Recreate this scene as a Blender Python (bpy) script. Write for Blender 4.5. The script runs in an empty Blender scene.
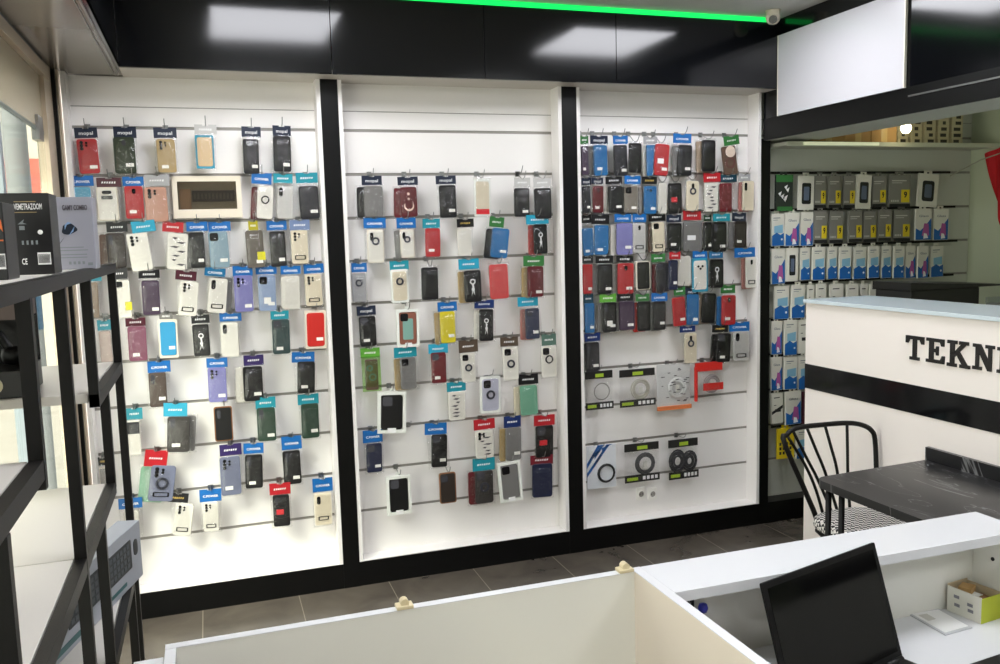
import bpy, math, random
from mathutils import Vector, Matrix
random.seed(7)
S = bpy.context.scene
COL = S.collection
R = math.radians

# ------------------------------------------------------------------ camera
FOC, PITCH, YAW, ROLL = 863.97, -.1108, .3243, -.0274
CAM = Vector((0, -4.0573, 1.6334))
FW = Vector((math.sin(YAW)*math.cos(PITCH), math.cos(YAW)*math.cos(PITCH), math.sin(PITCH)))
_r = FW.cross(Vector((0, 0, 1))).normalized(); _u = _r.cross(FW)
RT = _r*math.cos(ROLL)+_u*math.sin(ROLL); UP = -_r*math.sin(ROLL)+_u*math.cos(ROLL)
cd = bpy.data.cameras.new('camera'); cam = bpy.data.objects.new('camera', cd); COL.objects.link(cam)
cd.sensor_width = 36; cd.lens = FOC*36/1000; cd.clip_start = .05
m = Matrix((RT, UP, -FW)).transposed().to_4x4(); m.translation = CAM
cam.matrix_world = m; S.camera = cam

def at(px, py, axis, val):
    """point of the room seen at a photo pixel, on the plane axis = val"""
    d = FW*FOC+RT*(px-500)-UP*(py-332); i = 'xyz'.index(axis)
    return CAM+d*((val-CAM[i])/d[i])

# --------------------------------------------------------------- materials
def lin(c):
    return tuple(((v/255)/12.92 if v/255 <= .04045 else ((v/255+.055)/1.055)**2.4) for v in c)
MATS = {}
def mat(name, rgb, rough=.5, metal=0, spec=.5, bump=0, bscale=200, coat=0, emit=0, vary=0, vscale=6):
    if name in MATS: return MATS[name]
    m = bpy.data.materials.new(name); m.use_nodes = True; nt = m.node_tree; b = nt.nodes['Principled BSDF']
    c = (*lin(rgb), 1)
    b.inputs['Base Color'].default_value = c
    b.inputs['Roughness'].default_value = rough; b.inputs['Metallic'].default_value = metal
    b.inputs['Specular IOR Level'].default_value = spec; b.inputs['Coat Weight'].default_value = coat
    if emit:
        b.inputs['Emission Color'].default_value = c; b.inputs['Emission Strength'].default_value = emit
    if bump or vary:
        tc = nt.nodes.new('ShaderNodeTexCoord')
    if bump:
        n = nt.nodes.new('ShaderNodeTexNoise'); n.inputs['Scale'].default_value = bscale
        bp = nt.nodes.new('ShaderNodeBump'); bp.inputs['Strength'].default_value = bump; bp.inputs['Distance'].default_value = .002
        nt.links.new(tc.outputs['Object'], n.inputs['Vector']); nt.links.new(n.outputs['Fac'], bp.inputs['Height'])
        nt.links.new(bp.outputs['Normal'], b.inputs['Normal'])
    if vary:
        n = nt.nodes.new('ShaderNodeTexNoise'); n.inputs['Scale'].default_value = vscale; n.inputs['Detail'].default_value = 4
        mx = nt.nodes.new('ShaderNodeMix'); mx.data_type = 'RGBA'
        mx.inputs[6].default_value = tuple(v*(1-vary) for v in c[:3])+(1,); mx.inputs[7].default_value = tuple(min(1, v*(1+vary)) for v in c[:3])+(1,)
        nt.links.new(tc.outputs['Object'], n.inputs['Vector']); nt.links.new(n.outputs['Fac'], mx.inputs[0]); nt.links.new(mx.outputs[2], b.inputs['Base Color'])
    MATS[name] = m
    return m

def film_mat(name, tint=(255, 255, 255), gloss=.16, bump=.9):
    m = bpy.data.materials.new(name); m.use_nodes = True; nt = m.node_tree; nt.nodes.clear()
    out = nt.nodes.new('ShaderNodeOutputMaterial'); mix = nt.nodes.new('ShaderNodeMixShader')
    tr = nt.nodes.new('ShaderNodeBsdfTransparent'); gl = nt.nodes.new('ShaderNodeBsdfGlossy')
    tr.inputs[0].default_value = (*lin(tint), 1); gl.inputs['Roughness'].default_value = .12
    tc = nt.nodes.new('ShaderNodeTexCoord'); n = nt.nodes.new('ShaderNodeTexNoise'); n.inputs['Scale'].default_value = 38; n.inputs['Detail'].default_value = 3; n.inputs['Distortion'].default_value = 1.2
    bp = nt.nodes.new('ShaderNodeBump'); bp.inputs['Strength'].default_value = bump; bp.inputs['Distance'].default_value = .006
    L = nt.links.new
    L(tc.outputs['Object'], n.inputs['Vector']); L(n.outputs['Fac'], bp.inputs['Height']); L(bp.outputs['Normal'], gl.inputs['Normal'])
    mix.inputs[0].default_value = gloss
    L(tr.outputs[0], mix.inputs[1]); L(gl.outputs[0], mix.inputs[2]); L(mix.outputs[0], out.inputs[0])
    MATS[name] = m
    return m
FILM = film_mat('clear_plastic_film', (252, 252, 252), .07)
FLAT = film_mat('flat_clear_film', (253, 253, 253), .02, .9)
GLASS = film_mat('window_glass', (236, 240, 236), .07, 0)
SMOKED = film_mat('smoked_plastic', (226, 222, 214), .10, 0)
TINTED = mat('tinted_fanlight', (172, 160, 134), .25)

WHITE = mat('white_laminate', (232, 229, 227), .32, vary=.015, vscale=3)
PANEL = mat('white_slat_board', (236, 233, 230), .42, vary=.02, vscale=2)
DESKW = mat('white_desk_laminate', (214, 215, 217), .22)
DESKI = mat('grey_white_desk_inside', (222, 221, 212), .35)
COUNTER = mat('warm_white_laminate', (247, 239, 233), .35, vary=.02, vscale=2)
GBLACK = mat('gloss_black_laminate', (8, 9, 12), .12, spec=.45)
SBLACK = mat('satin_black_laminate', (5, 5, 5), .35, spec=.25)
MBLACK = mat('black_powder_coated_metal', (8, 6, 5), .45, spec=.28, bump=.1, bscale=600)
CHROME = mat('dull_steel', (150, 150, 148), .3, 1)
ALU = mat('aluminium_insert', (150, 146, 140), .5, .3)
FRAMEB = mat('beige_aluminium', (196, 180, 158), .35, .3)
CEILM = mat('ceiling_plaster', (190, 190, 185), .8, vary=.06, vscale=8)
PAPER = mat('white_paper', (232, 232, 230), .7)
DARKP = mat('black_plastic', (10, 10, 11), .35, spec=.35)
BROWN = mat('brown_cardboard', (176, 140, 88), .85, vary=.08, vscale=12)

# -------------------------------------------------------------- mesh helper
class MB:
    def __init__(s): s.v = []; s.f = []
    def add(s, vs, fs):
        k = len(s.v); s.v += [tuple(v) for v in vs]; s.f += [tuple(i+k for i in f) for f in fs]; return s
    def box(s, x0, x1, y0, y1, z0, z1, bev=0):
        if bev:
            # bevelled box: eight corners cut on every edge
            import bmesh
            b = bmesh.new(); bmesh.ops.create_cube(b, size=1)
            for v in b.verts: v.co = Vector(((x0+x1)/2+v.co.x*(x1-x0), (y0+y1)/2+v.co.y*(y1-y0), (z0+z1)/2+v.co.z*(z1-z0)))
            bmesh.ops.bevel(b, geom=b.edges[:], offset=bev, segments=2, affect='EDGES', profile=.6)
            b.verts.index_update()
            s.add([v.co[:] for v in b.verts], [[v.index for v in f.verts] for f in b.faces]); b.free(); return s
        return s.add([(x0,y0,z0),(x1,y0,z0),(x1,y1,z0),(x0,y1,z0),(x0,y0,z1),(x1,y0,z1),(x1,y1,z1),(x0,y1,z1)],
                     [(0,3,2,1),(4,5,6,7),(0,1,5,4),(1,2,6,5),(2,3,7,6),(3,0,4,7)])
    def bar(s, a, b, w, d, side=Vector((1, 0, 0))):
        a = Vector(a); b = Vector(b); t = (b-a).normalized(); p = (side-t*side.dot(t)).normalized(); q = t.cross(p)
        vs = []
        for e in (a, b):
            for i, j in ((-1,-1),(1,-1),(1,1),(-1,1)): vs.append(e+p*(w/2*i)+q*(d/2*j))
        return s.add(vs, [(0,3,2,1),(4,5,6,7),(0,1,5,4),(1,2,6,5),(2,3,7,6),(3,0,4,7)])
    def tube(s, pts, r, n=8, closed=False, smooth=None):
        pts = [Vector(p) for p in pts]
        if smooth:
            q = []; N = len(pts)
            rng = range(N if closed else N-1)
            for i in rng:
                p0 = pts[(i-1) % N] if (closed or i) else pts[0]; p1 = pts[i]; p2 = pts[(i+1) % N]; p3 = pts[(i+2) % N] if (closed or i+2 < N) else pts[-1]
                for k in range(smooth):
                    t = k/smooth
                    q.append(.5*((2*p1)+(-p0+p2)*t+(2*p0-5*p1+4*p2-p3)*t*t+(-p0+3*p1-3*p2+p3)*t**3))
            if not closed: q.append(pts[-1])
            pts = q
        N = len(pts); k0 = len(s.v); up = Vector((.3, .2, 1)).normalized(); prev = None
        for i, p in enumerate(pts):
            a = pts[(i-1) % N] if (closed or i) else p; b = pts[(i+1) % N] if (closed or i < N-1) else p
            t = (b-a).normalized()
            if prev is None: prev = t.cross(up) if abs(t.dot(up)) < .95 else t.cross(Vector((1, 0, 0)))
            u = (prev-t*prev.dot(t)).normalized(); w = t.cross(u); prev = u
            for j in range(n):
                an = 2*math.pi*j/n; s.v.append(tuple(p+u*(r*math.cos(an))+w*(r*math.sin(an))))
        for i in range(N if closed else N-1):
            for j in range(n):
                a = k0+i*n+j; b = k0+i*n+(j+1) % n; c = k0+((i+1) % N)*n+(j+1) % n; d = k0+((i+1) % N)*n+j
                s.f.append((a, b, c, d))
        if not closed:
            s.f.append(tuple(k0+j for j in range(n))[::-1]); s.f.append(tuple(k0+(N-1)*n+j for j in range(n)))
        return s
    def slab(s, cx, cz, w, h, y0, y1, r=.008, ch=.0015, seg=4):
        """rounded plate facing -Y: back at y0, front at y1 (y1 < y0)"""
        def ring(inset, y):
            o = []; rr = max(r-inset, .0003)
            for qx, qz, a0 in ((1, 1, 0), (-1, 1, 90), (-1, -1, 180), (1, -1, 270)):
                for k in range(seg+1):
                    a = R(a0+90*k/seg)
                    o.append((cx+qx*(w/2-r)+rr*math.cos(a), y, cz+qz*(h/2-r)+rr*math.sin(a)))
            return o
        ch = min(ch, abs(y0-y1)*.45)
        A = ring(0, y0); B = ring(0, y1+ch); Cc = ring(ch, y1); n = len(A)
        fs = []
        for k in (0, n):
            for i in range(n): fs.append((k+i, k+n+i, k+n+(i+1) % n, k+(i+1) % n))
        fs.append(tuple(range(n))); fs.append(tuple(range(3*n-1, 2*n-1, -1)))
        return s.add(A+B+Cc, [f[::-1] for f in fs])
    def disc(s, cx, cz, r, y0, y1, n=14, ri=0):
        """disc or ring plate facing -Y"""
        k = []
        A = [(cx+r*math.cos(2*math.pi*i/n), y0, cz+r*math.sin(2*math.pi*i/n)) for i in range(n)]
        B = [(x, y1, z) for x, _, z in A]
        if not ri:
            return s.add(A+B, [tuple(range(n, 2*n))]+[(i, (i+1) % n, n+(i+1) % n, n+i) for i in range(n)])
        Ci = [(cx+ri*math.cos(2*math.pi*i/n), y0, cz+ri*math.sin(2*math.pi*i/n)) for i in range(n)]
        D = [(x, y1, z) for x, _, z in Ci]
        fs = []
        for i in range(n):
            j = (i+1) % n; fs += [(i, j, n+j, n+i), (n+i, n+j, 3*n+j, 3*n+i), (3*n+i, 3*n+j, 2*n+j, 2*n+i)]
        return s.add(A+B+Ci+D, fs)
    def poly(s, pts, y0, y1):
        """flat outline (x, z) made into a plate between y0 and y1"""
        n = len(pts)
        return s.add([(x, y0, z) for x, z in pts]+[(x, y1, z) for x, z in pts],
                     [tuple(range(n)), tuple(range(2*n-1, n-1, -1))]+[(i, n+i, n+(i+1) % n, (i+1) % n) for i in range(n)])
    def lathe(s, prof, c, n=24):
        k0 = len(s.v)
        for r, z in prof:
            for j in range(n): s.v.append((c[0]+r*math.cos(2*math.pi*j/n), c[1]+r*math.sin(2*math.pi*j/n), c[2]+z))
        for i in range(len(prof)-1):
            for j in range(n): s.f.append((k0+i*n+j, k0+i*n+(j+1) % n, k0+(i+1)*n+(j+1) % n, k0+(i+1)*n+j))
        s.f.append(tuple(k0+j for j in range(n))[::-1]); s.f.append(tuple(k0+(len(prof)-1)*n+j for j in range(n)))
        return s
    def build(s, name, m, parent=None, smooth=False):
        me = bpy.data.meshes.new(name); me.from_pydata(s.v, [], s.f); me.materials.append(m)
        if smooth:
            for p in me.polygons: p.use_smooth = True
        o = bpy.data.objects.new(name, me); COL.objects.link(o); o.parent = parent
        return o

def tag(o, label=None, cat=None, group=None, kind=None):
    if label:
        n = len(label.split()); assert 4 <= n <= 16, (n, label)
        o['label'] = label
    if cat: o['category'] = cat
    if group: o['group'] = group
    if kind: o['kind'] = kind
    return o
def struct(name, mb, m, label=None, cat=None, parent=None):
    o = mb.build(name, m, parent)
    if parent is None: o['kind'] = 'structure'
    return tag(o, label, cat)
def thing(name, loc, label, cat, group=None, rot=(0, 0, 0)):
    o = bpy.data.objects.new(name, None); COL.objects.link(o); o.location = loc; o.rotation_euler = rot
    o.empty_display_size = .02
    return tag(o, label, cat, group)

TEXTS = {}
def text_mesh(body, bold=False):
    """lettering as a mesh, one unit high, lying in the XZ plane facing -Y, centred"""
    if body in TEXTS: return TEXTS[body]
    cu = bpy.data.curves.new('lettering', 'FONT'); cu.body = body; cu.extrude = .02; cu.align_x = 'CENTER'; cu.align_y = 'CENTER'
    cu.offset = .03 if bold else .012; cu.resolution_u = 2
    o = bpy.data.objects.new('lettering', cu); COL.objects.link(o)
    dg = bpy.context.evaluated_depsgraph_get(); me = bpy.data.meshes.new_from_object(o.evaluated_get(dg))
    bpy.data.objects.remove(o)
    for v in me.vertices: v.co = (v.co.x, -v.co.z, v.co.y)
    w = max(v.co.x for v in me.vertices)-min(v.co.x for v in me.vertices)
    TEXTS[body] = (me, w)
    return TEXTS[body]
def lettering(name, body, m, parent, loc, width, height=None, rot=(0, 0, 0), bold=False):
    me, w = text_mesh(body, bold); me = me.copy(); me.materials.clear(); me.materials.append(m)
    o = bpy.data.objects.new(name, me); COL.objects.link(o); o.parent = parent
    sx = width/w; sz = height if height else sx*1.1
    for v in me.vertices: v.co = (v.co.x*sx, v.co.y*min(.02, sz*.3), v.co.z*sz)
    o.location = loc; o.rotation_euler = rot
    return o

# --------------------------------------------------------- room dimensions
ZF = 2.344; ZC = 2.69; DR = .096; DF = .228; ZB = .118
P1 = (.5225, .5994); P2 = (1.6784, 1.7566); P3 = (2.82, 2.876); XL = -.515; XS = 2.83; XC = 2.66; XR = 4.36
YN = -6.4            # wall behind the camera
g0 = 2.134

# floor
def floor_mat():
    m = bpy.data.materials.new('dark_floor_tile'); m.use_nodes = True; nt = m.node_tree; b = nt.nodes['Principled BSDF']
    tc = nt.nodes.new('ShaderNodeTexCoord'); mp = nt.nodes.new('ShaderNodeMapping'); mp.inputs['Location'].default_value = (-.322+.425*4, .9+.85*8, 0)
    br = nt.nodes.new('ShaderNodeTexBrick'); br.offset = 0; br.inputs['Scale'].default_value = 1; br.inputs['Brick Width'].default_value = .4225; br.inputs['Row Height'].default_value = .85
    br.inputs['Mortar Size'].default_value = .0022; br.inputs['Mortar Smooth'].default_value = .1
    n = nt.nodes.new('ShaderNodeTexNoise'); n.inputs['Scale'].default_value = 5; n.inputs['Detail'].default_value = 6; n.inputs['Distortion'].default_value = .6
    mx = nt.nodes.new('ShaderNodeMix'); mx.data_type = 'RGBA'; mx.inputs[6].default_value = (*lin((54, 49, 45)), 1); mx.inputs[7].default_value = (*lin((98, 91, 82)), 1)
    br.inputs['Mortar'].default_value = (*lin((120, 112, 102)), 1)
    L = nt.links.new
    L(tc.outputs['Object'], mp.inputs[0]); L(mp.outputs[0], br.inputs['Vector']); L(tc.outputs['Object'], n.inputs['Vector']); L(n.outputs['Fac'], mx.inputs[0])
    L(mx.outputs[2], br.inputs['Color1']); L(mx.outputs[2], br.inputs['Color2']); L(br.outputs['Color'], b.inputs['Base Color'])
    b.inputs['Roughness'].default_value = .27
    return m
struct('floor', MB().box(-.6, XR+.1, YN, .1, -.05, 0), floor_mat())
struct('ceiling', MB().box(-.6, XS+.3, YN, .1, ZC, ZC+.05), CEILM)
struct('wall_rear', MB().box(-.6, XR+.1, YN-.05, YN, -.05, ZC), mat('rear_wall_paint', (120, 116, 110), .7))
struct('wall_right', MB().box(XR, XR+.1, YN, .1, 0, ZC), mat('booth_wall_paint', (196, 204, 178), .6))
# slatted back wall: boards .2 m high with an aluminium groove between two boards
def slat_wall(x0, x1, top=ZF, m=PANEL):
    g = [g0-.2*k for k in range(10)]+[g0+.0867]; zs = sorted([ZB]+g+[top]); mb = MB(); ins = MB()
    for a, b in zip(zs[:-1], zs[1:]):
        e = lambda q: .002 if abs(q-g0-.0867) < .01 else .0068
        mb.box(x0, x1, 0, .018, a+(e(a) if a > ZB else 0), b-(e(b) if b < top else 0))
    for z in g[:]:
        ins.box(x0, x1, .005, .019, z-.0075, z+.0075)
    w = struct('wall_back', mb, m)
    i = ins.build('groove_insert', ALU, w)
    return w
slat_wall(XL, P1[0]); slat_wall(P1[1], P2[0]); slat_wall(P2[1], P3[0])
slat_wall(P3[1], XR, 2.6, mat('booth_slat_board', (205, 207, 196), .45))
struct('baseboard_back', MB().box(XL-.04, XR, -DR, .02, 0, ZB), SBLACK)
struct('wall_back', MB().box(-.6, XR+.1, .02, .1, 0, ZC), WHITE)
n_trim = [0]
def trim(mb, m, label=None):
    n_trim[0] += 1
    return struct('trim_%d' % n_trim[0], mb, m)
for a, b in (P1, P2, P3):
    trim(MB().box(a, b, -DR-.002, .01, 0, ZF if a < 2.8 else 2.1), SBLACK)
J = .018
for x0, x1 in ((XL, XL+J), (P1[0]-J, P1[0]), (P1[1], P1[1]+J), (P2[0]-J, P2[0]), (P2[1], P2[1]+J), (P3[0]-J, P3[0]-.001)):
    trim(MB().box(x0, x1, -DR, 0, ZB, ZF), WHITE)
trim(MB().box(P3[0], P3[1]+.012, -DR, 0, 2.098, 2.106), SBLACK)
# white shelf of the display recess: floor board in each bay, white soffit on top
for x0, x1 in ((XL, P1[0]), (P1[1], P2[0]), (P2[1], P3[0])):
    trim(MB().box(x0, x1, -DR+.002, 0, ZB, ZB+.004), WHITE)
trim(MB().box(-.284, XS, -DF+.012, .01, ZF, ZF+.02), mat('shaded_white_soffit', (176, 170, 162), .4))  # white soffit; the shade under the fascia is put into its greyer colour
# black gloss fascia boards above the bays, with seams
for a, b in ((-.284, .56), (.562, 1.249), (1.251, 1.909), (1.911, XS)):
    trim(MB().box(a+.0008, b-.0008, -DF, -DF+.018, ZF, ZC), GBLACK)
# dropped soffit along the shop window
trim(MB().box(-.56, -.284, YN, -DF+.002, ZF+.004, ZF+.02), mat('grey_satin_soffit', (112, 105, 98), .18))
trim(MB().box(-.56, -.284, -DF+.002, .01, ZF+.004, ZF+.02), mat('grey_satin_soffit', (112, 105, 98), .18))
trim(MB().box(-.296, -.284, YN, -DF, ZF, ZC), GBLACK)
trim(MB().box(-.304, -.2965, YN, -.05, ZF-.003, ZF+.003).box(-.318, -.315, YN, -.05, ZF-.001, ZF+.004), CHROME)
# side beam over the service counter
trim(MB().box(XS, XS+.012, YN, -.10, 2.096, 2.207), SBLACK)
trim(MB().box(XS+.003, XS+.015, YN, -.10, 2.207, ZC), GBLACK)
trim(MB().box(XS+.015, XS+.30, YN, -.02, 2.096, 2.112), mat('booth_soffit', (180, 182, 172), .5))
trim(MB().box(XS+.27, XS+.30, YN, -.02, 2.112, ZC), WHITE)
trim(MB().box(XS-.004, XS, -2.6, -1.10, 2.165, 2.172), CHROME)
struct('ceiling', MB().box(XS+.3, XR+.1, YN, .1, 2.62, 2.66), mat('booth_ceiling', (190, 192, 178), .8))
# blank white board fixed on the beam
b0 = thing('blank_sign_board', (XS-.008, -.66, 2.205), 'blank white sign board fixed to the black beam over the service counter', 'sign')
mb = MB().box(-.004, .008, -.42, .425, 0, .40, .002); mb.build('board', mat('white_acrylic', (188, 187, 192), .22), b0)
ed = MB().box(-.0045, .008, .424, .430, 0, .40).box(-.0045, .008, -.425, -.419, 0, .40); ed.build('edge_strip', mat('cream_edge', (225, 220, 205), .4), b0)

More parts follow.
